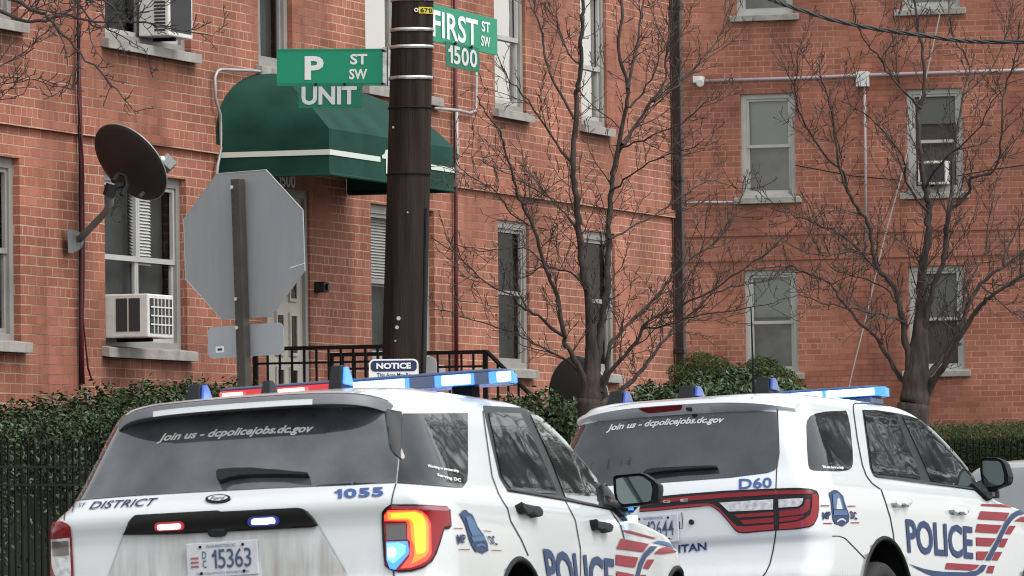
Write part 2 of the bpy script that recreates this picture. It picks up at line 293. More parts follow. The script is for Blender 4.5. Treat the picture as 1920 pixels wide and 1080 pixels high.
M = dict(
    brick_l=brick('brick_left', (.385, .148, .098), (.285, .102, .068), (.53, .34, .255)),
    brick_r=brick('brick_right', (.415, .160, .108), (.305, .110, .075), (.51, .30, .23), u_off=.07, v_off=.03),
    stone=pbr('stone_sill', (.30, .285, .26), .8, noise=.25, nscale=6, bump=.2),
    frame=pbr('window_frame_paint', (.25, .24, .225), .5, noise=.12, nscale=4),
    frame_white=pbr('window_sash_paint', (.40, .395, .375), .45, noise=.1, nscale=3),
    wglass=window_glass('window_glass', .8, 1.1), wglass_dark=window_glass('screened_glass', .5, 1.14), wglass_far=window_glass('far_window_glass', .9, 1.5, .06), wglass_bright=window_glass('storm_glass', .95, 1.8, .55),
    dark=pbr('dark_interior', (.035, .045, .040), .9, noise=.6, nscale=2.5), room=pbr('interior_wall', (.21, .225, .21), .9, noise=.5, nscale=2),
    blind=pbr('blind_fabric', (.55, .55, .52), .8), blind_white=pbr('white_shade', (.85, .85, .80), .8), blind_green=pbr('green_shade', (.36, .43, .37), .9),
    curtain=pbr('lace_curtain', (.5, .5, .48), .9, noise=.3, nscale=14, stretch=(1, 1, .2)),
    black=pbr('black_iron', (.006, .006, .007), .75, spec=.2), black_plastic=pbr('black_plastic', (.012, .0125, .014), .55, noise=.2, nscale=10, spec=.3),
    rubber=pbr('tyre_rubber', (.022, .022, .023), .8, bump=.3, bscale=90), rim=pbr('steel_rim', (.12, .12, .13), .4, metal=.8),
    galv=pbr('galvanised_metal', (.42, .43, .45), .45, metal=.6, noise=.12, nscale=5), steel=pbr('bright_band', (.62, .62, .63), .32, metal=.9, noise=.3, nscale=20),
    sign_back=pbr('sign_back_aluminium', (.275, .28, .285), .6, metal=.1, noise=.05, nscale=3, stretch=(6, 6, .8)),
    sign_back2=pbr('plate_back_aluminium', (.36, .375, .395), .5, metal=.2, noise=.08, nscale=3),
    post=pbr('brown_sign_post', (.045, .037, .032), .6, noise=.25, nscale=9),
    green=pbr('sign_green', (.0, .265, .145), .45), green_dark=pbr('sign_green_dull', (.004, .155, .09), .5), signwhite=pbr('sign_white', (.78, .80, .80), .5),
    signgrey=pbr('sign_white_dull', (.60, .62, .62), .5),
    navy=pbr('navy_ink', (.012, .022, .085), .5), blue=pbr('police_blue', (.010, .036, .125), .4), blue2=pbr('police_blue_light', (.065, .15, .30), .4),
    blue3=pbr('unit_number_blue', (.045, .09, .27), .4), red=pbr('police_red', (.26, .008, .024), .4), white_ink=pbr('white_vinyl', (.8, .8, .8), .5),
    white_dim=pbr('worn_white_vinyl', (.62, .63, .64), .5),
    awning=pbr('green_canvas', (.012, .055, .041), .7, noise=.28, nscale=2.2, bump=.5, bscale=4, spec=.12), awning_stripe=pbr('canvas_stripe', (.62, .68, .62), .7),
    pole=pbr('creosoted_wood', (.026, .0185, .0155), .85, noise=.55, nscale=5, bump=.8, bscale=26, stretch=(3, 3, .18), spec=.15),
    bark=pbr('bark', (.046, .036, .031), .9, noise=.6, nscale=9, bump=1.0, bscale=16, stretch=(2.2, 2.2, .5)), twig=pbr('twig_bark', (.060, .047, .042), .9, noise=.4, nscale=5),
    bark_dark=pbr('wet_bark', (.04, .03, .028), .9, noise=.4, nscale=14),
    dish=pbr('dish_back', (.028, .028, .029), .7, noise=.15, nscale=4), dish_grey=pbr('dish_mount', (.17, .175, .18), .6), lnb=pbr('lnb_cap', (.62, .63, .62), .4),
    maroon=pbr('maroon_pipe', (.085, .012, .020), .45, noise=.3, nscale=3), conduit=pbr('grey_conduit', (.38, .37, .37), .5, metal=.2, noise=.15, nscale=6),
    conduit_lilac=pbr('painted_conduit', (.36, .30, .33), .5), downspout=pbr('brown_downspout', (.022, .014, .015), .5, noise=.2, nscale=4),
    ac=pbr('ac_casing', (.66, .65, .62), .5, noise=.1, nscale=8), acdark=pbr('ac_grille', (.03, .03, .032), .7),
    door=pbr('door_paint', (.38, .35, .31), .5, noise=.12, nscale=5), concrete=pbr('concrete', (.33, .32, .30), .9, noise=.25, nscale=3, bump=.2),
    sheet=pbr('plastic_sheet', (.10, .10, .10), .5, noise=.4, nscale=12),
    dirty_panel=paint('dirty_tailgate_paint', 1.25, 1.0),
    asphalt=pbr('asphalt', (.05, .05, .052), .9, noise=.3, nscale=30, bump=.4, bscale=120), soil=pbr('soil', (.045, .035, .025), .95, noise=.4, nscale=5, bump=.5),
    grass_soil=pbr('turf', (.05, .07, .025), .95, noise=.4, nscale=6, bump=.6, bscale=50), roof=pbr('roof_membrane', (.12, .12, .12), .9, noise=.2),
    paint=paint('white_paint_dirty', 1.0, .75), paint2=paint('white_paint', .80, .55), silver=pbr('silver_paint', (.40, .41, .43), .28, metal=.5, coat=.6),
    glass=car_glass('tinted_glass', coat=.0), glass_front=car_glass('front_door_glass', (.02, .026, .025), .03), glass_rear=car_glass('dusty_rear_glass', (.016, .021, .025), .17, 1.0, .03), glass_rear2=car_glass('clean_rear_glass', (.012, .017, .021), .07, .55, .03), glass_sky=car_glass('bright_rear_glass', (.05, .06, .06), .03, 1.0, .05, 3.2), glass_light=car_glass('clear_side_glass', (.03, .045, .042), .03),
    trim=pbr('gloss_black_trim', (.009, .009, .010), .4, spec=.3), trim_grey=pbr('grey_trim', (.030, .031, .035), .5, spec=.35), gap=pbr('panel_gap', (.03, .03, .03), .8),
    crease_shade=pbr('panel_crease_shade', (.40, .41, .42), .5), spoiler_grey=pbr('grey_spoiler', (.15, .152, .17), .45, noise=.15, nscale=5),
    lamp_red=pbr('red_lens', (.21, .003, .010), .25, coat=.25, spec=.3), lamp_red2=pbr('bright_red_lens', (.27, .005, .015), .22, coat=.3, spec=.3), lamp_pink=pbr('pale_red_lens', (.36, .10, .13), .15, coat=1.0),
    lamp_clear=pbr('clear_lens', (.50, .50, .52), .12, coat=1.0, noise=.35, nscale=40), lamp_smoke=pbr('smoked_lens', (.10, .08, .085), .15, coat=1.0),
    glow_orange=glow('lit_tail_orange', (1, .20, .015), 1.5), glow_amber=glow('lit_tail_core', (1, .48, .02), 1.6), glow_red=glow('lit_tail_red', (1, .045, .015), 1.5), glow_blue=glow('lit_blue_flasher', (.035, .20, 1), 1.7),
    glow_blue_core=glow('lit_blue_core', (.42, .74, 1), 6), glow_blue_mid=glow('lit_blue_mid', (.12, .48, 1), 1.8), glow_blue_dim=glow('blue_dome_lit', (.015, .12, .85), .55), dome=pbr('blue_dome', (.015, .07, .36), .2, coat=.8),
    glow_red_bar=glow('lit_red_flasher', (1, .05, .06), 2.0), glow_red_core=glow('lit_red_core', (1, .36, .22), 4.0), glow_pink=glow('red_led_core', (1, .62, .55), 3.0), glow_white=glow('blue_led_core', (.75, .85, 1), 5),
    glow_redhalo=glow('red_led_halo', (1, .01, .05), .35), glow_bluehalo=glow('blue_led_halo', (.01, .06, 1), .16),  # dim emission painted as the halo around each LED
    bar=glow('blue_tinted_lightbar', (.05, .14, .50), .05, (.075, .095, .14)), bar_red=glow('red_lightbar_cover', (1, .02, .04), .25, (.35, .03, .04)),
    mirror=pbr('mirror_glass', (.22, .27, .27), .04, metal=1.0), chrome=pbr('chrome', (.6, .6, .6), .15, metal=1), plate=pbr('plate_white', (.55, .56, .60), .5, noise=.08, nscale=30),
    plate_ink=pbr('plate_ink', (.05, .075, .15), .5), plate_red=pbr('plate_red', (.35, .10, .12), .5), badge_grey=pbr('badge_letters', (.38, .37, .37), .4),
    tagyellow=pbr('yellow_tag', (.55, .45, .03), .5), ivy=leafmat('hedge_leaf', (.007, .022, .006), (.040, .078, .020), .42), ivy2=leafmat('ivy_leaf', (.016, .045, .014), (.075, .12, .045), .45),
    yew=leafmat('yew_leaf', (.022, .042, .006), (.075, .105, .018), .6), lawnhedge=leafmat('box_leaf', (.022, .05, .008), (.06, .10, .022), .6),
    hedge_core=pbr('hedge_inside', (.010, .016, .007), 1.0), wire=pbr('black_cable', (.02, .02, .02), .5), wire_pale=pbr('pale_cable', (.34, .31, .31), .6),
)

# ================================================================== THE SETTING
PHI = math.atan(3840 / 12000.0)
UD = Vector((math.sin(PHI), math.cos(PHI), 0)); OUT = Vector((math.cos(PHI), -math.sin(PHI), 0))
# long street front on the left: local x runs along it, local -y points out of it, z is world height
FO = Vector((-4.026, 52.4, 0))
FM = Matrix(((UD.x, -OUT.x, 0, FO.x), (UD.y, -OUT.y, 0, FO.y), (0, 0, 1, 0), (0, 0, 0, 1)))
RO = Vector((2.66, 93.75, 0))
RM = Matrix(((OUT.x, UD.x, 0, RO.x), (OUT.y, UD.y, 0, RO.y), (0, 0, 1, 0), (0, 0, 0, 1)))
FI, RI = FM.inverted(), RM.inverted()
def on_wall(inv, px, py, out=0.0):
    """(u, z) on the plane of a wall, out metres in front of it"""
    o = inv @ EYE; d = inv.to_3x3() @ ray(px, py)
    t = (-out - o.y) / d.y
    p = o + d * t
    return p.x, p.z
fw = lambda px, py, out=0.0: on_wall(FI, px, py, out)
rw = lambda px, py, out=0.0: on_wall(RI, px, py, out)

def wall_with_openings(mb, x0, x1, z0, z1, ops, depth=.22):
    xs = sorted({x0, x1, *[o[0] for o in ops], *[o[1] for o in ops]}); zs = sorted({z0, z1, *[o[2] for o in ops], *[o[3] for o in ops]})
    for i in range(len(xs) - 1):
        for j in range(len(zs) - 1):
            cx, cz = (xs[i] + xs[i + 1]) / 2, (zs[j] + zs[j + 1]) / 2
            if any(o[0] < cx < o[1] and o[2] < cz < o[3] for o in ops): continue
            mb.add([(xs[i], 0, zs[j]), (xs[i + 1], 0, zs[j]), (xs[i + 1], 0, zs[j + 1]), (xs[i], 0, zs[j + 1])], [(0, 1, 2, 3)])
    for a, b_, c, d in ops:
        for q in ([(a, 0, c), (a, 0, d), (a, depth, d), (a, depth, c)], [(b_, 0, c), (b_, depth, c), (b_, depth, d), (b_, 0, d)],
                  [(a, 0, d), (b_, 0, d), (b_, depth, d), (a, depth, d)], [(a, 0, c), (a, depth, c), (b_, depth, c), (b_, 0, c)]):
            mb.add(q, [(0, 1, 2, 3)])

def window(b, op, cols=1, rail=.5, recess=.06, sill=True, fw_=.085, shade=None, shade_frac=1.0, glass='wglass', sash='frame_white', outer='frame', lower=None, sill_out=.07, back='dark'):
    a, e, z0, z1 = op
    fr = MB(); y0, y1 = recess, recess + .07
    fr.b2(a, a + fw_, y0, y1, z0, z1); fr.b2(e - fw_, e, y0, y1, z0, z1)
    fr.b2(a + fw_, e - fw_, y0, y1, z1 - fw_, z1); fr.b2(a + fw_, e - fw_, y0, y1, z0, z0 + fw_)
    wo = fr.build('window', M[outer], b, bevel=.004)
    sm = MB(); W = e - a - 2 * fw_; n = cols; zr = z0 + (z1 - z0) * rail
    sw = .045
    for i in range(n):
        c0 = a + fw_ + W * i / n; c1 = a + fw_ + W * (i + 1) / n
        for (p0, p1, yy) in ((zr - sw / 2, z1 - fw_, y0 + .018), (z0 + fw_, zr + sw / 2 - .004, y0 + .034)):
            sm.b2(c0 + .002, c0 + sw, yy, yy + .03, p0 + .001, p1); sm.b2(c1 - sw, c1 - .002, yy, yy + .03, p0 + .001, p1)
            sm.b2(c0 + sw, c1 - sw, yy, yy + .03, p0, p0 + sw); sm.b2(c0 + sw, c1 - sw, yy, yy + .03, p1 - sw * .8, p1 - .001)
    sm.build('sash', M[sash], wo)
    pn = MB(); yg = y0 + .056
    pn.add([(a + fw_, yg, z0 + fw_), (e - fw_, yg, z0 + fw_), (e - fw_, yg, z1 - fw_), (a + fw_, yg, z1 - fw_)], [(0, 1, 2, 3)])
    link('pane', pn.mesh('pane'), M[glass], wo)
    if shade:
        s_ = MB(); ys = y0 + (.066 if shade == 'white' else .10)
        zs_ = z1 - (z1 - z0) * shade_frac
        if shade in ('blind', 'half_blind'):
            xa_ = a + .03 if shade == 'blind' else (a + e) / 2 + .02; xb_ = e - .03 if shade == 'blind' else (a + e) / 2 + (e - a) * .26
            k = z1 - .05
            while k > zs_:
                s_.add([(xa_, ys + .012, k), (xb_, ys + .012, k), (xb_, ys - .010, k - .024), (xa_, ys - .010, k - .024)], [(0, 1, 2, 3)]); k -= .028
        elif shade == 'curtain':
            nx = 40; vs = []
            for i in range(nx + 1):
                x = a + .02 + (e - a) * .45 * i / nx
                yy = ys + .02 * math.sin(i * 1.9) + .01 * math.sin(i * .7)
                vs += [(x, yy, z1), (x + .02 * math.sin(i), yy, zs_)]
            s_.add(vs, [(2 * i, 2 * i + 2, 2 * i + 3, 2 * i + 1) for i in range(nx)])
        else:
            s_.add([(a + .03, ys, zs_), (e - .03, ys, zs_), (e - .03, ys, z1 - .02), (a + .03, ys, z1 - .02)], [(0, 1, 2, 3)])
        s_.build('curtain' if shade == 'curtain' else 'blind', M[{'blind': 'blind', 'half_blind': 'blind_white', 'white': 'blind_white', 'green': 'blind_green', 'curtain': 'curtain'}[shade]], wo)
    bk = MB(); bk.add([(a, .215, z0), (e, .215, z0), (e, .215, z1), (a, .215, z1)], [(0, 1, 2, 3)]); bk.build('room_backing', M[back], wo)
    if sill:
        sl = MB()
        sl.prism([(-sill_out, 0), (recess, 0), (recess, -.085), (-sill_out, -.085), (-sill_out, -.012)],
                 lambda y, z, s: (a - .09 if s == 0 else e + .09, y, z0 + z + .012 + (0.02 if y > 0 else 0)))
        sl.build('sill', M['stone'], wo, bevel=.006)
    return wo

# ---- left apartment building
bl = empty('apartment_building', mat=FM)
tag(bl, 'long three-storey red brick apartment block with the green awning over its door', 'building')
def op_px(w_, x0, x1, pxm, yt, yb):
    u0_, _ = w_(x0, (yt + yb) / 2); u1_, _ = w_(x1, (yt + yb) / 2)
    _, zt = w_(pxm, yt); _, zb = w_(pxm, yb)
    return (u0_, u1_, zb, zt)
F1 = op_px(fw, 0, 38, 40, 304, 649); F1 = (F1[1] - 1.75, F1[1], F1[2], F1[3])
F2 = op_px(fw, 197, 350, 345, 336, 662)
zs1, zt1 = F2[2], F2[3]                       # common first-floor levels
F3 = op_px(fw, 196, 357, 280, -170, 90)
zs2 = F3[2]; H = zt1 - zs1; F3 = (F3[0], F3[1], zs2, zs2 + H)
F0 = (F1[0], F1[1], zs2, zs2 + H); F1 = (F1[0], F1[1], zs1, zt1)
def fop(x0, x1, lev):
    u0_, _ = fw(x0, 500); u1_, _ = fw(x1, 500)
    return (u0_, u1_, zs1, zt1) if lev == 1 else (u0_, u1_, zs2, zs2 + H)
F4 = fop(489, 553, 2); F5 = fop(690, 818, 2); F6 = fop(696, 815, 1); F7 = fop(934, 992, 1); F8 = fop(1096, 1153, 1); F9 = fop(932, 990, 2); F10 = fop(1094, 1142, 2)
dz0 = fw(560, 790)[1]
FD = (fw(500, 500)[0], fw(581, 500)[0], dz0, fw(560, 356)[1])
u_end = fw(1262, 400)[0]
ops = [F0, F1, F2, F3, F4, F5, F6, F7, F8, F9, F10, FD]
ZT = zs2 + H + 3.1
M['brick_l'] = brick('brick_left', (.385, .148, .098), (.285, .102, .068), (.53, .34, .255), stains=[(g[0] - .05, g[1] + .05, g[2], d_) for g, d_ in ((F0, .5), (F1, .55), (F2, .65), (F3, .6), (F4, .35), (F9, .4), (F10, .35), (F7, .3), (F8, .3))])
mb = MB(); wall_with_openings(mb, -9, u_end, -.6, ZT, ops)
mb.add([(u_end, 0, -.6), (u_end, 10, -.6), (u_end, 10, ZT), (u_end, 0, ZT)], [(0, 1, 2, 3)])
mb.add([(-9, 0, -.6), (-9, 10, -.6), (-9, 10, ZT), (-9, 0, ZT)], [(0, 1, 2, 3)])
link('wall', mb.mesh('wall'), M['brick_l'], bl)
mb = MB(); mb.b2(-9.1, u_end + .1, -.1, 10, ZT, ZT + .25); mb.build('roof', M['roof'], bl)
# projecting brick course between the storeys
zb_ = fw(0, 233)[1]
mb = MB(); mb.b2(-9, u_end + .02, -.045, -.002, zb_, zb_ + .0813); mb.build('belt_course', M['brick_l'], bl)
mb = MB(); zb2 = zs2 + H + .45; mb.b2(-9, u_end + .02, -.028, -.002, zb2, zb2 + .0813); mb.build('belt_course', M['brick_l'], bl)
window(bl, F0, 2, .5, sash='frame', shade='blind', shade_frac=.5)
window(bl, F1, 2, .5, sash='frame', shade='blind', shade_frac=.6)
window(bl, F2, 2, .52, sash='frame_white', shade='half_blind', shade_frac=.5)
window(bl, F3, 2, .45)
window(bl, F4, 1, .52, sash='frame', recess=.05, shade='curtain', shade_frac=1.0)
window(bl, F5, 2, .72, shade='white', sash='frame', glass='wglass_bright')
window(bl, F6, 2, .52, sash='frame', shade='blind', shade_frac=.5)
window(bl, F7, 1, .52, sash='frame', glass='wglass_dark', recess=.03)
window(bl, F8, 1, .52, sash='frame', glass='wglass_dark', recess=.03)
window(bl, F9, 1, .5, shade='white', shade_frac=.55, recess=.03, glass='wglass_bright')
window(bl, F10, 1, .42, shade='white', shade_frac=.55, recess=.03, glass='wglass_bright')
# entrance door
a, e, z0, z1 = FD
do = MB(); do.b2(a, a + .07, .02, .10, z0, z1); do.b2(e - .07, e, .02, .10, z0, z1); do.b2(a + .07, e - .07, .02, .10, z1 - .07, z1)
dfo = do.build('door', M['frame'], bl, bevel=.004)
dl = MB(); dl.b2(a + .07, e - .07, .055, .10, z0, z1 - .07); dl.build('door_leaf', M['door'], dfo)
for k in range(2):
    uu = a + .07 + (e - a - .14) * (.30 + .36 * k)
    for j in range(4):
        za = z0 + (z1 - z0) * (.06 + .235 * j); lt = MB(); lt.b2(uu, uu + .16, .045, .053, za, za + (z1 - z0) * .16); lt.build('glazed_light', M['wglass_dark'], dfo)
lb = MB()
for k in range(2):
    uu = a + .07 + (e - a - .14) * (.30 + .36 * k)
    for j in range(4):
        za = z0 + (z1 - z0) * (.06 + .235 * j)
        lb.b2(uu - .03, uu, .035, .054, za - .03, za + (z1 - z0) * .16 + .03); lb.b2(uu + .16, uu + .19, .035, .054, za - .03, za + (z1 - z0) * .16 + .03)
        lb.b2(uu, uu + .16, .035, .054, za - .03, za); lb.b2(uu, uu + .16, .035, .054, za + (z1 - z0) * .16, za + (z1 - z0) * .16 + .03)
lb.build('panel_moulding', M['door'], dfo)
# house number over the door
u_, z_ = fw(521, 349); flat_text('house_number', '1500', M['signwhite'], bl, (u_, -.006, z_), (1, 0, 0), (0, 0, 1), fw(552, 349)[0] - u_, .125, bold=.02)
# downspout at the corner
mb = MB(); ud = fw(1262, 300)[0]; mb.b2(ud - .09, ud + .015, -.12, -.02, -.3, ZT)
for k in range(6): mb.b2(ud - .105, ud + .03, -.13, -.01, .9 + k * 1.9, .96 + k * 1.9)
mb.build('downspout', M['downspout'], bl, bevel=.01)
# maroon pipes and loose cables on the front
def wall_tube(name, w_, pts, r_, m, parent, out=.04):
    vs = []
    for p in pts:
        u, z = w_(p[0], p[1], out); vs.append((u, -out, z))
    mb_ = MB(); mb_.tube(vs, r_, 8); return mb_.build(name, M[m], parent, smooth=True)
wall_tube('maroon_pipe', fw, [(148, -400), (148, 130), (152, 300), (153, 480), (152, 600), (155, 720)], .02, 'maroon', bl)
wall_tube('loose_cable', fw, [(152, 40), (147, 180), (156, 300), (158, 500), (156, 600), (165, 690), (172, 712)], .008, 'maroon', bl, .06)
wall_tube('loose_cable', fw, [(146, 40), (146, 160), (149, 300), (149, 640), (150, 730)], .008, 'black', bl, .055)
wall_tube('maroon_pipe', fw, [(853, -200), (854, 300), (855, 500), (856, 720)], .022, 'maroon', bl)
wall_tube('conduit', fw, [(520, 137), (480, 133), (415, 130), (408, 133), (403, 145), (404, 185), (413, 215), (415, 275), (408, 310), (405, 345)], .014, 'conduit', bl, .045)
wall_tube('conduit', fw, [(815, 203), (860, 207), (880, 212), (892, 208), (893, 190), (893, 80)], .016, 'conduit', bl, .05)
wall_tube('conduit', fw, [(856, 210), (857, 300), (856, 350)], .018, 'conduit', bl, .07)
# landing and steps in front of the door
ru1, _ = fw(475, 650); ru2, _ = fw(617, 662)
zl = fw(617, 662)[1] - .95
mb = MB(); mb.b2(ru1 - .1, ru2 + .1, -1.55, -.002, -.4, zl)
for k in range(5): mb.b2(ru1 - .1, ru2 + .1, -1.55 - .28 * (k + 1), -1.55 - .28 * k - .001, -.4, zl - .17 * (k + 1))
mb.build('entrance_steps', M['concrete'], bl, bevel=.01)

# ---- right apartment building
br = empty('apartment_building', mat=RM)
tag(br, 'red brick apartment block set back behind the right-hand street tree, with evenly spaced single windows', 'building')
def rop(x0, x1, pxm, yt, yb):
    return op_px(rw, x0, x1, pxm, yt, yb)
G1 = rop(1388, 1491, 1440, 175, 372); G2 = rop(1699, 1805, 1750, 166, 363)
hR = G1[3] - G1[2]
G3 = rop(1396, 1496, 1440, 525, 703); G3 = (G3[0], G3[1], G3[2], G3[2] + hR); G4u = (rw(1703, 600)[0], rw(1808, 600)[0]); G4 = (*G4u, G3[2], G3[2] + hR)
t3 = rw(1435, 30)[1]; G5 = (rw(1380, 40)[0], rw(1487, 40)[0], t3, t3 + hR); G6 = (rw(1690, 30)[0], rw(1800, 30)[0], t3, t3 + hR)
more = []
for g in (G1, G3, G5):
    more.append((g[0] - 2.6, g[1] - 2.6, g[2], g[3]))
    
uR1 = 5.6
allR = [G1, G2, G3, G4, G5, G6] + [g for g in more if g[0] > -5.5]
mb = MB(); wall_with_openings(mb, -6, uR1, -.8, ZT + .8, allR)
mb.add([(uR1, 0, -.8), (uR1, 9, -.8), (uR1, 9, ZT + .8), (uR1, 0, ZT + .8)], [(0, 1, 2, 3)])
link('wall', mb.mesh('wall'), M['brick_r'], br)
mb = MB(); mb.b2(-6, uR1 + .1, -.1, 9, ZT + .8, ZT + 1.05); mb.build('roof', M['roof'], br)
for yy in (440, 487):
    z_ = rw(1500, yy)[1]; mb = MB(); mb.b2(-6, uR1 + .02, -.016, -.002, z_, z_ + .0813); mb.build('belt_course', M['brick_r'], br)
for g, kw in ((G1, dict(shade='green', shade_frac=.5)), (G2, dict(shade='green', shade_frac=.33)), (G3, dict(shade='green', shade_frac=.45)), (G4, dict(shade='green', shade_frac=.52)),
              (G5, dict(shade='green', shade_frac=.6)), (G6, dict(shade='white', shade_frac=.5))):
    window(br, g, 1, .5, recess=.05, fw_=.075, outer='frame_white', back='room', glass='wglass_far', **kw)
for g in allR[6:]: window(br, g, 1, .5, recess=.05, fw_=.075, outer='frame_white', back='room', glass='wglass_far', shade='green', shade_frac=.5)
def rtube(name, pts, r_, m, out=.05): return wall_tube(name, rw, pts, r_, m, br, out)
rtube('conduit', [(1316, 152), (1490, 147), (1620, 141), (1780, 136), (1960, 130)], .026, 'conduit_lilac')
rtube('conduit', [(1621, 160), (1623, 300), (1624, 470)], .02, 'conduit_lilac')
rtube('loose_cable', [(1240, 382), (1330, 379), (1392, 380)], .018, 'conduit')
rtube('loose_cable', [(1492, 310), (1600, 330), (1690, 338)], .008, 'black')
rtube('loose_cable', [(1795, 330), (1860, 318), (1930, 308)], .008, 'black')
u_, z_ = rw(1620, 149); mb = MB(); mb.b2(u_ - .09, u_ + .09, -.13, -.005, z_ - .11, z_ + .11); mb.build('junction_box', M['lnb'], br, bevel=.012)
u_, z_ = rw(1313, 150); mb = MB(); mb.b2(u_ - .07, u_ + .07, -.16, -.005, z_ - .05, z_ + .05); mb.tube([(u_ + .02, -.05, z_ - .02), (u_ + .06, -.22, z_ - .06)], [.05, .06], 12); mb.build('wall_light', M['lnb'], br, bevel=.01)

# ---- ground, road, pavement
CARS = dict(ex=((-1.27, 29.3, -.04), R(16.0), R(-1.5), R(-3.0), 1.40, 4.43), du=((.90, 38.2, .02), R(22.5), R(-1.7), R(-2.6), 1.30, 4.38))
def pose(loc, yaw, pitch, roll):
    return Matrix.Translation(loc) @ Matrix.Rotation(-yaw, 4, 'Z') @ Matrix.Rotation(pitch, 4, 'X') @ Matrix.Rotation(roll, 4, 'Y')
contacts = []
for loc, yw, pt, rl, ya, yb in CARS.values():
    m_ = pose(loc, yw, pt, rl)
    for x in (-.85, .85):
        for y in (ya, yb): contacts.append(m_ @ Vector((x, y, 0)))
def road_z(x, y):
    num = 0; den = 0
    for c in contacts:
        d2 = (x - c.x) ** 2 + (y - c.y) ** 2 + 1e-4
        w_ = 1 / d2 ** 1.5; num += w_ * c.z; den += w_
    w_ = 1 / 12.0 ** 3 * 8; return num / (den + w_)
DIRX = Vector((math.sin(R(18)), math.cos(R(18)), 0)); PERP = Vector((math.cos(R(18)), -math.sin(R(18)), 0))
def street(s, t): return DIRX * s + PERP * t         # along the street, across it (to the right)
vs = []; fs = []; ns, nt = 150, 22
for i in range(ns + 1):
    for j in range(nt + 1):
        p = street(-20 + i * 1.0, -12.6 + j * .9)
        vs.append((p.x, p.y, road_z(p.x, p.y)))
for i in range(ns):
    for j in range(nt): fs.append((i * (nt + 1) + j, i * (nt + 1) + j + 1, (i + 1) * (nt + 1) + j + 1, (i + 1) * (nt + 1) + j))
mb = MB(); mb.add(vs, fs); tag(mb.build('road', M['asphalt'], smooth=True), kind='structure')
mb = MB(); mb.add([(-900, -300, -.62), (900, -300, -.62), (900, 1500, -.62), (-900, 1500, -.62)], [(0, 1, 2, 3)])
tag(link('ground', mb.mesh('ground'), M['grass_soil']), kind='structure')
mb = MB()
for s0 in range(-20, 130, 5):
    q = [street(s0 + .01, -16.6), street(s0 + 4.99, -16.6), street(s0 + 4.99, -12.4), street(s0 + .01, -12.4)]
    mb.add([(p.x, p.y, z) for z in (-.5, .12) for p in q], [(4, 5, 6, 7), (0, 3, 2, 1), (0, 1, 5, 4), (1, 2, 6, 5), (2, 3, 7, 6), (3, 0, 4, 7)])
tag(mb.build('pavement', M['concrete']), kind='structure')
mb = MB(); q = [street(-20, -24), street(130, -24), street(130, -16.61), street(-20, -16.61)]
mb.add([(p.x, p.y, z) for z in (-.5, .3) for p in q], [(4, 5, 6, 7), (0, 3, 2, 1), (0, 1, 5, 4), (1, 2, 6, 5), (2, 3, 7, 6), (3, 0, 4, 7)])
tag(mb.build('planting_bed', M['soil']), kind='structure')

# ================================================================== VEHICLES
def smooth_levels(levels, n):
    L = np.array(levels, float); z = L[:, 0]
    # sample with smooth (monotone) interpolation along z
    t = np.concatenate([np.linspace(z[i], z[i + 1], max(2, int(n * max(.02, (z[i + 1] - z[i])) / (z[-1] - z[0])) + 2))[:-1] for i in range(len(z) - 1)] + [[z[-1]]])
    out = np.zeros((len(t), L.shape[1])); out[:, 0] = t
    for c in range(1, L.shape[1]):
        y = L[:, c]; h = np.diff(z); d = np.diff(y) / h; m = np.zeros(len(z)); m[0] = d[0]; m[-1] = d[-1]
        for i in range(1, len(z) - 1):
            m[i] = 0 if d[i - 1] * d[i] <= 0 else 3 * (h[i - 1] + h[i]) / ((2 * h[i] + h[i - 1]) / d[i - 1] + (h[i] + 2 * h[i - 1]) / d[i])
        k = np.clip(np.searchsorted(z, t, 'right') - 1, 0, len(z) - 2); s = (t - z[k]) / h[k]
        out[:, c] = (2 * s ** 3 - 3 * s ** 2 + 1) * y[k] + (s ** 3 - 2 * s ** 2 + s) * h[k] * m[k] + (-2 * s ** 3 + 3 * s ** 2) * y[k + 1] + (s ** 3 - s ** 2) * h[k] * m[k + 1]
    return out
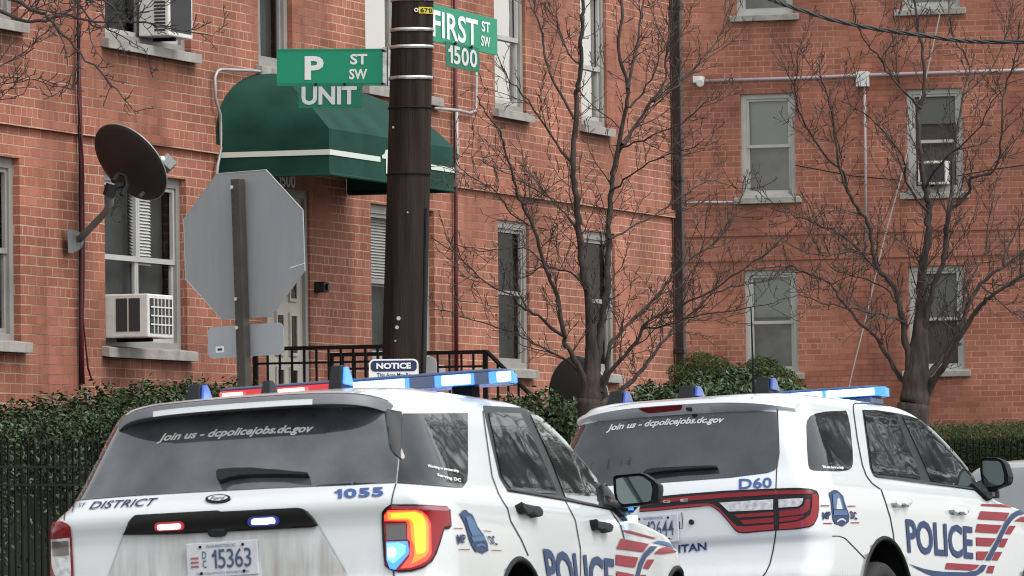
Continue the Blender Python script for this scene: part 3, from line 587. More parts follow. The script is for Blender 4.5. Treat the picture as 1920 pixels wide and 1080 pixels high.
def shell(levels, n=70, taper=None):
    """closed car body: plan outlines stacked from sill to roof.
    level = z, y rear, y front, half width, rear corner rx, ry, front corner rx, ry, rear bow, front bow"""
    LV = smooth_levels(levels, n); vs = []; rings = []
    N1, N2, N3 = 10, 12, 34
    for z, yr, yf, hw, rrx, rry, frx, fry, rb, fb in LV:
        h = []
        for i in range(N1): x = (hw - rrx) * i / N1; h.append((x, yr + rb * (x / hw) ** 2))
        yb = yr + rb * ((hw - rrx) / hw) ** 2
        for i in range(N2): t = i / N2 * math.pi / 2; h.append((hw - rrx + rrx * math.sin(t), yb + rry * (1 - math.cos(t))))
        y0 = yb + rry; yfb = yf - fb * ((hw - frx) / hw) ** 2; y1 = yfb - fry
        for i in range(N3): h.append((hw, y0 + (y1 - y0) * i / N3))
        for i in range(N2): t = i / N2 * math.pi / 2; h.append((hw - frx * (1 - math.cos(t)), y1 + fry * math.sin(t)))
        for i in range(N1 + 1): x = (hw - frx) * (1 - i / N1); h.append((x, yf - fb * (x / hw) ** 2))
        if taper: h = [(x * taper(y, z), y) for x, y in h]
        loop = h + [(-x, y) for x, y in reversed(h[1:-1])]
        rings.append(len(loop)); vs += [(x, y, z) for x, y in loop]
    n_ = rings[0]; fs = []
    for k in range(len(LV) - 1):
        for i in range(n_): fs.append((k * n_ + i, k * n_ + (i + 1) % n_, (k + 1) * n_ + (i + 1) % n_, (k + 1) * n_ + i))
    c0 = len(vs); vs.append((0, (LV[0][1] + LV[0][2]) / 2, LV[0][0])); c1 = len(vs); vs.append((0, (LV[-1][1] + LV[-1][2]) / 2, LV[-1][0]))
    K = (len(LV) - 1) * n_
    for i in range(n_): fs.append((c0, (i + 1) % n_, i)); fs.append((c1, K + i, K + (i + 1) % n_))
    return vs, fs

class Car:
    def __init__(s, name, label, cat, key, levels, paint_m, arches, taper=None):
        loc, yw, pt, rl, ya, yb = CARS[key]
        s.m = pose(loc, yw, pt, rl); s.inv = s.m.inverted(); s.root = empty(name, mat=s.m); tag(s.root, label, cat)
        vs, fs = shell(levels, taper=taper)
        s.bvh = BVHTree.FromPolygons([Vector(v) for v in vs], fs)
        s.o = s.inv @ EYE; s.r3 = s.inv.to_3x3()
        me = bpy.data.meshes.new('body'); me.from_pydata(vs, [], fs); me.update()
        s.body = link('body', me, M[paint_m], s.root, True)
        # wheel arches cut out of the shell
        cut = MB()
        for (y, z, r_) in arches:
            for sx in (-1, 1):
                n = 40; pts = [(math.cos(2 * math.pi * k / n) * r_, math.sin(2 * math.pi * k / n) * r_) for k in range(n)]
                cut.prism(pts, lambda a, b, k, sx=sx, y=y, z=z: (sx * (.62 if k == 0 else 1.3), y + a, z + b))
        co = cut.build('cutter', M['black_plastic'])
        md = s.body.modifiers.new('arch', 'BOOLEAN'); md.object = co; md.operation = 'DIFFERENCE'; md.solver = 'EXACT'
        co.matrix_world = s.m
        bpy.context.view_layer.update()
        dg = bpy.context.evaluated_depsgraph_get()
        new = bpy.data.meshes.new_from_object(s.body.evaluated_get(dg))
        s.body.modifiers.clear(); s.body.data = new; new.materials.clear(); new.materials.append(M[paint_m]); new.materials.append(M['black_plastic'])
        for p in new.polygons:
            c = p.center; p.use_smooth = True; p.material_index = 0
            for (y, z, r_) in arches:
                d = math.hypot(c.y - y, c.z - z)
                if abs(c.x) < .90 and d < r_ * .999 and abs(c.x) > .6: p.material_index = 1; p.use_smooth = False
                if abs(d - r_) < .012 and abs(p.normal.x) < .3 and abs(c.x) > .61: p.material_index = 1; p.use_smooth = False
        new.materials.append(M['gap'])
        if key == 'ex':
            for p in new.polygons:
                c = p.center
                if 1.285 < c.z < 1.66 and c.y < .75 and c.x < -.50: p.material_index = 2
        bpy.data.objects.remove(co)
    def hit(s, px, py):
        d = (s.r3 @ ray(px, py)).normalized()
        h = s.bvh.ray_cast(s.o, d)
        if h[0] is None:
            lo_, hi_ = s.o.length - 3.5, s.o.length + 6.5; best = None
            for _ in range(3):                      # off the outline: the closest point of the body to the sight line
                for k in range(33):
                    t = lo_ + (hi_ - lo_) * k / 32; q = s.bvh.find_nearest(s.o + d * t)
                    if best is None or q[3] < best[0]: best = (q[3], t, q)
                st = (hi_ - lo_) / 32; lo_, hi_ = best[1] - st, best[1] + st
            return best[2][0], best[2][1]
        return h[0], h[1]
    def plane(s, px, py, axis, val):
        d = s.r3 @ ray(px, py); t = (val - s.o[axis]) / d[axis]; return s.o + d * t
    def patch(s, name, poly, m, off=.004, parent=None, grid=5.0, thick=0.0, geo=None, smooth=True):
        bm = bmesh.new()
        if geo:
            for v in geo[0]: bm.verts.new((v[0], v[1], 0))
            bm.verts.ensure_lookup_table()
            for f in geo[1]:
                try: bm.faces.new([bm.verts[i] for i in f])
                except ValueError: pass
        else:
            bm.faces.new([bm.verts.new((x, y, 0)) for x, y in poly])
        bm.normal_update()
        bmesh.ops.triangulate(bm, faces=bm.faces[:])
        xs = [v.co.x for v in bm.verts]; ys = [v.co.y for v in bm.verts]
        for ax, lo, hi in ((0, min(xs), max(xs)), (1, min(ys), max(ys))):
            k = math.floor(lo / grid) + 1
            while k * grid < hi:
                no = (1, 0, 0) if ax == 0 else (0, 1, 0); co = (k * grid, 0, 0) if ax == 0 else (0, k * grid, 0)
                bmesh.ops.bisect_plane(bm, geom=bm.verts[:] + bm.edges[:] + bm.faces[:], plane_co=co, plane_no=no, dist=1e-4); k += 1
        nrm = {}
        for v in bm.verts:
            p, n = s.hit(v.co.x, v.co.y); v.co = p; nrm[v] = n
        bm.normal_update()
        f0 = bm.faces[:]
        if f0:
            q = f0[len(f0) // 2]
            if q.normal.dot(nrm[q.verts[0]]) < 0: bmesh.ops.reverse_faces(bm, faces=f0)
        if thick:
            low = {v: bm.verts.new(v.co - nrm[v] * .01) for v in list(nrm)}
            for v in nrm: v.co += nrm[v] * (off + thick)
            be = [e for e in bm.edges if len(e.link_faces) == 1]
            for e in be:
                l = e.link_loops[0]; a_, b_ = l.vert, l.link_loop_next.vert
                bm.faces.new((b_, a_, low[a_], low[b_]))
        else:
            for v in nrm: v.co += nrm[v] * off
        me = bpy.data.meshes.new(name); bm.to_mesh(me); bm.free()
        o = link(name, me, M[m], parent or s.root, False)
        if smooth:
            nf = len(f0)
            for i, p in enumerate(me.polygons): p.use_smooth = i < nf
        return o
    def ribbon(s, name, line, w_, m, off=.003, parent=None):
        pts = [Vector((x, y)) for x, y in line]; l = []; r_ = []
        for i, p in enumerate(pts):
            t = (pts[min(i + 1, len(pts) - 1)] - pts[max(i - 1, 0)]).normalized(); n = Vector((-t.y, t.x)) * (w_ / 2)
            l.append(tuple(p + n)); r_.append(tuple(p - n))
        return s.patch(name, l + r_[::-1], m, off, parent)
    def text(s, name, body, m, quad, bold=.02, shear=0.0, off=.006, parent=None, spacing=1.0, bend=0.0):
        """quad = lower left, lower right, upper right, upper left"""
        v, f = norm_text(body, bold, shear, spacing); bl_, br_, tr_, tl_ = [Vector(q) for q in quad]; pv = []
        for u, q in v:
            p = (bl_ * (1 - u) + br_ * u) * (1 - q) + (tl_ * (1 - u) + tr_ * u) * q
            pv.append((p.x, p.y - bend * 4 * u * (1 - u)))
        return s.patch(name, None, m, off, parent, grid=8.0, geo=(pv, f), smooth=True)
    def wheel(s, x, y, r_, rimr, wdt=.25):
        t = MB(); n = 40; sx = 1 if x > 0 else -1
        prof = [(rimr, 0), (r_ * .90, -.015), (r_ * .975, .01), (r_, .04), (r_, wdt - .04), (r_ * .97, wdt - .005), (rimr, wdt)]
        vs = []; fs = []
        for k in range(n):
            a = 2 * math.pi * k / n
            for rr, dx in prof: vs.append((x - sx * dx, y + rr * math.cos(a), r_ + rr * math.sin(a)))
        p = len(prof)
        for k in range(n):
            for j in range(p): fs.append((k * p + j, k * p + (j + 1) % p, ((k + 1) % n) * p + (j + 1) % p, ((k + 1) % n) * p + j))
        t.add(vs, fs); wo = t.build('wheel', M['rubber'], s.root, smooth=True)
        q = MB()
        q.tube([(x - sx * .03, y, r_), (x - sx * .12, y, r_)], [rimr * 1.0, rimr * .98], 32)
        q.tube([(x - sx * .005, y, r_), (x - sx * .04, y, r_)], [.05, .07], 16)
        for k in range(5):
            a = 2 * math.pi * k / 5
            q.box((x - sx * .022, y + math.cos(a) * rimr * .55, r_ + math.sin(a) * rimr * .55), (.03, rimr * .9, .06), Matrix.Rotation(a, 3, 'X'))
        q.build('rim', M['rim'], wo)
    def beacon(s, x, y, z, hgt, lng, wid, dome='dome'):
        """swept black roof fin with a blue dome"""
        b_ = MB(); prof = [(0, 0), (lng, 0), (lng * .92, .25 * hgt), (lng * .62, .85 * hgt), (lng * .45, hgt), (lng * .2, .97 * hgt), (.04 * lng, .35 * hgt)]
        b_.prism(prof, lambda a, b, k: (x + (-.5 if k == 0 else .5) * wid * (1 - .25 * b / hgt), y + a, z + b))
        o = b_.build('beacon', M['black_plastic'], s.root, bevel=.006)
        if dome:
            d_ = MB(); prof = [(.10 * lng, .30 * hgt), (lng * .80, .26 * hgt), (lng * .60, .72 * hgt), (lng * .44, .93 * hgt), (lng * .22, .90 * hgt)]
            d_.prism(prof, lambda a, b, k: (x + (.46 if k == 0 else .64) * wid, y + a, z + b)); d_.build('dome', M[dome], o, bevel=.006)
            d_ = MB(); d_.prism([(-.45 * wid, .28 * hgt), (.45 * wid, .28 * hgt), (.38 * wid, .9 * hgt), (-.30 * wid, .9 * hgt)], lambda a, b, k: (x + a, y + (.14 if k else -.02) * lng + .12 * b / hgt * lng, z + b))
        return o
    def lightbar(s, y, z, xl, xr, dpt=.30, hgt=.075, lower=.02):
        b_ = MB(); out = [(xl + .06, y), (xr - .06, y), (xr, y + .09), (xr, y + dpt - .06), (xr - .05, y + dpt), (xl + .05, y + dpt), (xl, y + dpt - .06), (xl, y + .09)]
        b_.prism(out, lambda a, b, k: (a, b, z + (0 if k == 0 else hgt)))
        o = b_.build('light_bar', M['bar'], s.root, bevel=.008)
        l_ = MB(); l_.prism([(a * 1.005, b) for a, b in out], lambda a, b, k: (a, b, z + hgt + (.001 if k == 0 else .014))); l_.build('cover', M['bar'], o, bevel=.005)
        for q in (-.5, .5):
            f = MB(); f.b2(q * 1.0 - .05, q * 1.0 + .05, y + .08, y + dpt - .08, z - lower - .03, z - .001); f.build('bracket', M['black'], o)
        return o

def X(px, py, car, y):  # local x of a sight line on the plane y of a car
    return car.plane(px, py, 1, y).x

# ------------------------------------------------------------------ the left patrol car
LV_EX = [  # z, yr, yf, hw, rrx, rry, frx, fry, rbow, fbow
    (.24, .22, 4.82, .86, .20, .22, .25, .30, .05, .10), (.38, .06, 4.96, .95, .18, .22, .30, .40, .06, .14), (.58, .01, 5.02, .975, .16, .22, .32, .45, .07, .16),
    (.72, .02, 5.03, .985, .15, .22, .34, .48, .07, .16), (.80, .07, 5.02, .985, .13, .24, .34, .48, .06, .16), (.84, .115, 5.0, .985, .12, .24, .34, .48, .05, .16),
    (.98, .135, 4.96, .985, .12, .24, .34, .50, .05, .16), (1.06, .14, 4.88, .983, .12, .24, .36, .55, .05, .16), (1.11, .135, 4.55, .98, .12, .24, .40, .70, .05, .14),
    (1.15, .125, 4.15, .975, .13, .25, .40, .75, .05, .14), (1.175, .125, 3.95, .965, .14, .26, .36, .55, .05, .14), (1.205, .14, 3.86, .945, .15, .28, .32, .40, .05, .16),
    (1.235, .17, 3.82, .915, .15, .28, .30, .36, .05, .18), (1.28, .225, 3.76, .892, .15, .28, .30, .34, .05, .18), (1.45, .32, 3.56, .815, .15, .26, .28, .30, .05, .18),
    (1.60, .40, 3.28, .748, .15, .24, .26, .30, .05, .18), (1.665, .44, 3.12, .715, .16, .24, .26, .32, .05, .18), (1.70, .48, 3.00, .685, .18, .24, .26, .34, .05, .18),
    (1.725, .58, 2.85, .64, .20, .3, .26, .36, .06, .18), (1.745, .80, 2.65, .56, .22, .4, .26, .4, .06, .18), (1.757, 1.1, 2.4, .44, .2, .4, .2, .4, .06, .15), (1.763, 1.5, 2.1, .22, .1, .2, .1, .2, .03, .05)]
ex = Car('police_suv', 'white patrol car numbered 1055 with a glowing orange tail lamp', 'police car', 'ex', LV_EX, 'paint',
         [(1.40, .44, .47), (4.43, .44, .47)], taper=lambda y, z: 1 - .030 * max(0, y - 3.4) ** 2 * (1 if z > 1.0 else .4) / 1.0 if y > 3.4 else 1)
for sx in (-.975, .975):
    for y in (1.40, 4.43): ex.wheel(sx, y, .385, .25)
cB = lambda p: crop(660, 900, 5.3333, p); cC = lambda p: crop(980, 900, 5.3333, p); cA = lambda p: crop(60, 920, 6.4, p); cH = lambda p: crop(240, 930, 5.3333, p)
cG = lambda p: crop(600, 690, 5.3333, p); cL = lambda p: crop(880, 740, 4.908, p); cF = lambda p: crop(170, 690, 5.3333, p)
# glass
ex.patch('rear_glass', [(129, 940), (147, 892), (168, 838), (191, 786), (260, 776), (400, 768), (560, 765), (700, 764), (721, 772), (733, 846), (747, 862), (743, 906), (700, 907.5), (660, 910), (510, 916), (360, 924), (240, 931)], 'glass_rear', .004)
ex.patch('pillar_blade', [(720, 768), (752, 774), (751, 862), (738, 852), (731, 840)], 'trim_grey', .006, thick=.003)
ex.patch('pillar_blade', [(184, 786), (203, 782), (158, 893), (142, 937), (131, 938), (140, 893), (160, 838)], 'gap', .007)
qg = ex.patch('quarter_window', [(754, 776), (876, 775), (876.5, 880), (875, 902), (867, 914), (849, 914), (745, 906.5), (749, 862)], 'glass', .004)
ex.text('slogan', 'Working in partnership', 'white_ink', [(800, 877), (858, 887), (858, 882), (800, 872)], bold=.03, off=.007, parent=qg)
ex.text('slogan', 'Serving DC', 'white_ink', [(818, 894), (862, 905), (862, 899), (818, 889)], bold=.03, off=.007, parent=qg)
tr = ex.patch('window_trim', [(905, 761), (978, 765), (1027, 776), (1070, 832), (1112, 890), (1147, 934), (1145, 957), (1100, 948), (1050, 938), (952, 922), (936, 896), (918, 820)], 'trim', .003)
ex.patch('side_window', [(914, 774), (974, 776.5), (1008, 845), (1044, 927), (1000, 925), (957, 919), (938, 893), (924, 820)], 'glass', .007)
fwn = ex.patch('side_window', [(993, 778), (1021, 783), (1035, 797), (1076, 850), (1117, 899), (1128, 950), (1100, 944), (1059, 934), (1030, 860)], 'glass_front', .007)
ex.ribbon('belt_strip', [(952, 919), (1000, 927), (1060, 938), (1144, 955)], 3.0, 'trim_grey', .010)
# panel gaps
ex.ribbon('panel_gap', cB([(442, 40), (415, 130), (402, 190), (396, 240)]), 2.4, 'gap')
ex.ribbon('panel_gap', [(738, 1071), (740, 1090)], 3.3, 'gap')
ex.ribbon('panel_gap', [(905, 770), (910, 810), (922, 893), (934, 925), (944, 943), (951, 953), (957, 977), (977, 1012), (990, 1042)], 1.8, 'gap')
ex.ribbon('panel_gap', [(1060, 940), (1078, 975), (1088, 1030), (1088, 1085)], 1.5, 'gap')
ex.ribbon('panel_gap', [(1144, 957), (1163, 985), (1170, 1010)], 1.8, 'gap')
ex.ribbon('panel_gap', [(131, 940), (122, 958), (121, 976)], 1.8, 'gap')
ex.patch('tailgate_recess', [(234, 1003), (330, 1001), (430, 996), (588, 988), (597, 985), (624, 1030), (652, 1078), (640, 1092), (420, 1098), (215, 1098), (202, 1085), (218, 1043)], 'dirty_panel', .003)
ex.ribbon('tailgate_crease_shade', [(233, 1001), (202, 1085)], 2.5, 'crease_shade'); ex.ribbon('tailgate_crease_shade', [(597, 984), (650, 1075)], 2.5, 'crease_shade')  # thin grey lines paint the shading along the tailgate creases
# right tail lamp
lo = cB([(300, 320), (330, 280), (390, 243), (640, 243), (940, 265), (975, 300), (987, 460), (965, 490), (915, 495), (895, 570), (870, 650), (840, 740), (800, 815), (720, 880), (600, 915), (480, 925), (380, 900), (330, 860), (318, 760), (306, 600), (298, 420)])
tl = ex.patch('tail_lamp', lo, 'trim', .006)
ex.patch('red_lens', cB([(325, 335), (390, 262), (640, 262), (935, 300), (965, 330), (968, 455), (905, 470), (855, 640), (790, 800), (715, 868), (600, 902), (470, 908), (420, 900), (345, 850), (335, 600), (318, 420)]), 'lamp_red2', .010, tl)
ex.patch('pale_strip', cB([(400, 255), (640, 252), (930, 275), (955, 300), (940, 312), (720, 300), (640, 285), (400, 285)]), 'lamp_pink', .013, tl)
ex.patch('lit_lens', cB([(328, 345), (365, 298), (640, 290), (700, 310), (750, 370), (780, 450), (785, 740), (745, 810), (690, 850), (590, 885), (490, 892), (580, 770), (590, 620), (560, 590), (560, 440), (545, 410), (330, 408)]), 'glow_red', .014, tl)
ex.patch('lit_band', cB([(362, 312), (640, 300), (698, 325), (738, 385), (757, 470), (758, 720), (728, 775), (660, 820), (600, 840), (632, 760), (628, 660), (600, 600), (590, 440), (570, 398), (365, 394)]), 'glow_orange', .016, tl)
ex.patch('lit_core', cB([(400, 325), (640, 310), (690, 340), (725, 400), (735, 480), (735, 700), (715, 735), (655, 745), (645, 700), (625, 440), (600, 395), (560, 378), (400, 380)]), 'glow_amber', .018, tl)
ex.patch('reverse_lens', cB([(345, 435), (548, 430), (552, 600), (352, 606)]), 'lamp_smoke', .014, tl)
ex.patch('blue_flasher', cB([(350, 622), (560, 615), (578, 700), (572, 745), (520, 810), (440, 905), (385, 895), (352, 800)]), 'glow_blue', .014, tl)
ex.patch('blue_glow', cB([(356, 640), (470, 628), (545, 660), (540, 730), (470, 800), (420, 840), (362, 800)]), 'glow_blue_mid', .0155, tl)
ex.patch('blue_core', cB([(362, 685), (410, 672), (445, 700), (448, 745), (420, 780), (368, 775)]), 'glow_blue_core', .017, tl)
# left tail lamp
tl = ex.patch('tail_lamp', cA([(112, 600), (125, 500), (150, 432), (220, 405), (280, 385), (370, 378), (430, 395), (470, 440), (485, 560), (505, 900), (512, 1060), (470, 1200), (300, 1230), (150, 1180), (118, 1024), (112, 800)]), 'lamp_red', .008)
ex.patch('pale_strip', cA([(240, 410), (280, 390), (370, 383), (425, 400), (455, 435), (460, 470), (340, 420)]), 'lamp_red2', .011, tl)
ex.patch('clear_lens', cA([(255, 585), (465, 562), (482, 1010), (470, 1060), (300, 1020), (265, 900)]), 'lamp_clear', .012, tl)
ex.patch('smoked_lens', cA([(278, 610), (448, 598), (458, 775), (280, 790)]), 'lamp_smoke', .016, tl)
# liftgate bar with flashers
lb = ex.patch('tailgate_bar', [(233, 1002), (243, 980), (249, 972), (258, 968), (400, 960), (559, 952), (569, 954), (578, 960), (589, 972), (597, 984), (588, 988), (430, 996), (330, 1001)], 'trim', .006, thick=.014)
def capsule(p0, p1, r_, n=8):
    p0 = Vector(p0); p1 = Vector(p1); t = (p1 - p0).normalized(); q = Vector((-t.y, t.x)); o = []
    for c, sgn in ((p1, 1), (p0, -1)):
        for k in range(n + 1):
            a = -math.pi / 2 + math.pi * k / n; o.append(tuple(c + (t * math.cos(a) + q * math.sin(a)) * r_ * sgn))
    return o
ex.patch('flasher_halo', capsule((301, 986.5), (340, 984.5), 8.5), 'glow_redhalo', .023, lb, grid=4)  # wider emitting rim paints the spread of light around the LED
ex.patch('red_flasher', capsule((303, 986.5), (338, 984.5), 4.6), 'glow_pink', .027, lb, grid=4)
ex.patch('flasher_halo', capsule((476, 977), (517, 974.5), 9.5), 'glow_bluehalo', .023, lb, grid=4)
ex.patch('blue_flasher', capsule((480, 976.5), (513, 974.5), 5.6), 'glow_white', .027, lb, grid=4)
ex.patch('rear_camera', capsule((401, 999), (418, 998), 8), 'black_plastic', .006, thick=.02)
# oval badge, number, district
def ellipse(cx, cy, a, b, rot=0, n=28):
    return [(cx + a * math.cos(t) * math.cos(rot) - b * math.sin(t) * math.sin(rot), cy + a * math.cos(t) * math.sin(rot) + b * math.sin(t) * math.cos(rot)) for t in [2 * math.pi * k / n for k in range(n)]]
bd = ex.patch('oval_badge', ellipse(409.5, 937, 23.5, 7.2, -.05), 'trim', .006, thick=.004)
ex.patch('badge_face', ellipse(409.5, 937, 18.5, 4.9, -.05), 'plate', .012, bd)
ex.text('badge_script', 'Ford', 'trim', [(395, 941.5), (424, 940), (424, 934), (395, 935.5)], bold=.0, shear=.5, off=.014, parent=bd)
ex.text('unit_number', '1055', 'blue3', [(627, 936), (719.5, 931), (719.5, 914.5), (627, 919.5)], bold=.035)
ex.text('district_lettering', 'DISTRICT', 'navy', [(167, 956), (292, 949), (298, 935), (171, 942.5)], bold=.012, shear=.3)
ex.text('district_lettering', '1', 'navy', [(134.5, 962), (139, 961.6), (142, 946), (137, 946.5)], bold=.012, shear=.2)
ex.text('district_lettering', 'ST', 'navy', [(146, 953), (161, 951.5), (163, 944), (148, 945.5)], bold=.005, shear=.3)
ex.text('rear_slogan', 'Join us - dcpolicejobs.dc.gov', 'white_dim', [(296, 829), (586, 811.5), (591, 797), (301, 814.5)], bold=.03, shear=.25, off=.007, bend=2.5)
# wiper
ex.patch('rear_wiper', [(409, 890), (413, 886), (440, 883.5), (475, 883), (530, 888), (580, 893.5), (582, 897.5), (530, 896.5), (470, 897), (432, 902), (415, 909), (411, 905)], 'black_plastic', .004, thick=.03)
# number plate on its flat recess
def plate(car, x0, x1, z0, z1, y, num, prefix=None):
    mb_ = MB(); mb_.b2(x0, x1, y, y + .012, z0, z1); p = mb_.build('number_plate', M['plate'], car.root, bevel=.004)
    W, Hh = x1 - x0, z1 - z0; ex_, ey_ = (1, 0, 0), (0, 0, 1)
    def t(body, m_, u, v, wd, ht, **k): flat_text('plate_lettering', body, M[m_], p, (x0 + u * W, y - .0005, z0 + v * Hh), ex_, ey_, wd * W, ht * Hh, **k)
    t(num, 'plate_ink', .36, .24, .55, .54, bold=.005)
    t('WASHINGTON DC', 'plate_ink', .28, .84, .42, .085, bold=.0); t('TAXATION WITHOUT REPRESENTATION', 'plate_ink', .13, .07, .74, .07, bold=-.005)
    if prefix:
        t(prefix[0], 'plate_ink', .225, .53, .055, .22, bold=.01); t(prefix[1], 'plate_ink', .225, .27, .055, .22, bold=.01)
        f = MB()
        for k in range(3): f.b2(x0 + .06 * W, x0 + .17 * W, y - .003, y - .0005, z0 + (.30 + .12 * k) * Hh, z0 + (.355 + .12 * k) * Hh)
        f.build('flag_bars', M['plate_red'], p)
    for u in (.2, .8):
        for v in (.12, .88):
            b_ = MB(); b_.tube([(x0 + u * W, y - .004, z0 + v * Hh), (x0 + u * W, y, z0 + v * Hh)], .007, 8); b_.build('plate_bolt', M['black'], p)
a_ = ex.hit(352, 1018)[0]; b_ = ex.hit(485, 1015)[0]
plate(ex, a_.x, b_.x, a_.z - .165, a_.z - .005, min(a_.y, b_.y) - .025, '15363', 'DC')
# spoiler
def spoiler(car, half, prof, name_m, NX=44, fold=.16):
    """prof(u) -> list of (y, z); the ends fold forward onto the body"""
    vs = []; fs = []
    for i in range(NX + 1):
        u = -1 + 2 * i / NX; e_ = abs(u) ** 7
        vs += [(half * u, y + fold * e_ * (1 if y < .8 else 0), z) for y, z in prof(u)]
    n_ = len(prof(0))
    for i in range(NX):
        for j in range(n_): fs.append((i * n_ + j, i * n_ + (j + 1) % n_, (i + 1) * n_ + (j + 1) % n_, (i + 1) * n_ + j))
    fs += [tuple(range(n_)), tuple(NX * n_ + k for k in reversed(range(n_)))]
    mb_ = MB(); mb_.add(vs, fs); o = mb_.build('spoiler', M[name_m], car.root)
    o.data.set_sharp_from_angle(angle=R(28)); o.data.polygons.foreach_set('use_smooth', [True] * len(o.data.polygons)); return o
def ex_prof(u):
    d = .026 * abs(u) ** 4 + .010 * u * u + .06 * abs(u) ** 12; b_ = .05 * u * u
    return [(.268 + b_, 1.652 - d), (.274 + b_, 1.672 - d), (.290 + b_, 1.698 - d), (.42 + b_, 1.716 - d), (.64 + b_, 1.734 - d * 1.2), (.86, 1.742 - d * 1.3), (.86, 1.66 - d), (.52, 1.648 - d), (.42 + b_, 1.646 - d)]
so = spoiler(ex, .70, ex_prof, 'spoiler_grey', fold=.20)  # plain grey all over; lip and roof skin laid on in white
def sp_strip(name, m, u0_, u1_, j0, j1, f0, f1, lift, parent, prof, half, fold=.20, NX=40):
    vs = []
    for i in range(NX + 1):
        u = u0_ + (u1_ - u0_) * i / NX; p = prof(u); e_ = fold * abs(u) ** 7
        a_, b_ = Vector(p[j0]), Vector(p[j1]); q0 = a_ * (1 - f0) + b_ * f0; q1 = a_ * (1 - f1) + b_ * f1; t = (b_ - a_).normalized(); n = Vector((-t.y, t.x)) * -1
        if n.x > 0: n = -n
        if abs(n.x) < .5 and n.y < 0: n = -n
        for q in (q0, q1): vs.append((half * u, q.x + n.x * lift + e_ * (1 if q.x < .8 else 0), q.y + n.y * lift))
    mb_ = MB(); mb_.add(vs, [(2 * i, 2 * i + 2, 2 * i + 3, 2 * i + 1) for i in range(NX)]); return mb_.build(name, M[m], parent, smooth=True)
sp_strip('spoiler_lip', 'paint2', -.62, .50, 0, 1, -.1, 1.0, .003, so, ex_prof, .70); sp_strip('spoiler_lip', 'paint2', -.62, .50, 1, 2, 0, .12, .003, so, ex_prof, .70)
sp_strip('roof_skin', 'paint2', -.93, .93, 2, 3, .30, 1, .003, so, ex_prof, .70); sp_strip('roof_skin', 'paint2', -.93, .93, 3, 4, 0, 1, .003, so, ex_prof, .70); sp_strip('roof_skin', 'paint2', -.93, .93, 4, 5, 0, 1, .003, so, ex_prof, .70)
sp_strip('spoiler_underside', 'trim', -.98, .98, 0, 8, .0, 1, .003, so, ex_prof, .70); sp_strip('spoiler_underside', 'trim', -.98, .98, 8, 7, .0, 1, .003, so, ex_prof, .70)
# door handles
ex.patch('door_handle', cB([(1625, 258), (1660, 268), (1740, 285), (1800, 292), (1830, 312), (1838, 335), (1828, 372), (1792, 382), (1762, 355), (1735, 340), (1700, 347), (1668, 338), (1645, 310)]), 'black_plastic', .004, thick=.035, grid=4)
ex.patch('door_handle', cC([(665, 402), (690, 425), (740, 432), (800, 442), (830, 462), (835, 485), (820, 522), (792, 532), (765, 505), (742, 495), (700, 508), (682, 485), (672, 440)]), 'black_plastic', .004, thick=.035, grid=4)
# badge and door lettering
bg_ = ex.patch('door_badge', cB([(1065, 340), (1085, 325), (1100, 303), (1130, 298), (1155, 325), (1195, 345), (1220, 400), (1250, 470), (1310, 550), (1345, 630), (1357, 710), (1320, 722), (1300, 738), (1270, 722), (1230, 720), (1190, 655), (1160, 580), (1135, 480), (1105, 405)]), 'blue', .005)
ex.patch('badge_field', cB([(1120, 370), (1170, 365), (1215, 430), (1240, 490), (1290, 555), (1190, 560), (1160, 500), (1140, 430)]), 'blue2', .008, bg_)
ex.patch('badge_band', cB([(1175, 570), (1305, 560), (1325, 605), (1200, 620)]), 'blue2', .008, bg_)
ex.patch('badge_arc', cB([(1225, 650), (1275, 632), (1320, 655), (1325, 672), (1275, 655), (1232, 672)]), 'blue2', .008, bg_)
ex.text('badge_letters', 'MP', 'navy', cB([(1050, 645), (1138, 625), (1120, 545), (1035, 545)]), bold=.03, parent=bg_)
ex.text('badge_letters', 'DC', 'navy', cB([(1385, 640), (1450, 655), (1410, 560), (1345, 560)]), bold=.03, parent=bg_)
for q in ([(1010, 478), (1100, 483), (1100, 490), (1010, 486)], [(1310, 505), (1385, 511), (1385, 518), (1310, 512)], [(1062, 690), (1168, 692), (1168, 700), (1062, 698)], [(1390, 698), (1490, 702), (1490, 709), (1390, 706)]):
    ex.patch('badge_rule', cB(q), 'red', .005, bg_)
ex.text('door_lettering', 'POLICE', 'blue', [(1029, 1108), (1153, 1128), (1149.5, 1048.5), (1016.5, 1028.5)], bold=.026, spacing=.98)
for q in ([(1000, 500), (1060, 505), (1330, 582), (1300, 590), (1040, 527), (1000, 512)], [(975, 585), (1255, 640), (1195, 722), (930, 687)], [(925, 745), (1150, 775), (1115, 877), (925, 850)], [(930, 910), (1105, 945), (1090, 1010), (930, 985)],
          [(1360, 690), (1430, 668), (1510, 703), (1540, 720), (1400, 742), (1305, 737)], [(1240, 795), (1312, 795), (1250, 892), (1195, 880)], [(1170, 948), (1230, 948), (1200, 1010), (1130, 1010)]):
    ex.patch('fender_stripe', cC(q), 'red', .005)
ex.patch('fender_swoosh', cC([(1268, 662), (1342, 668), (1290, 715), (1230, 775), (1190, 850), (1160, 960), (1140, 1030), (1080, 1030), (1130, 930), (1155, 820), (1200, 735)]), 'blue', .006)
ex.patch('fender_swoosh', cC([(1290, 628), (1350, 606), (1440, 622), (1500, 665), (1512, 690), (1440, 655), (1360, 640)]), 'blue2', .006)
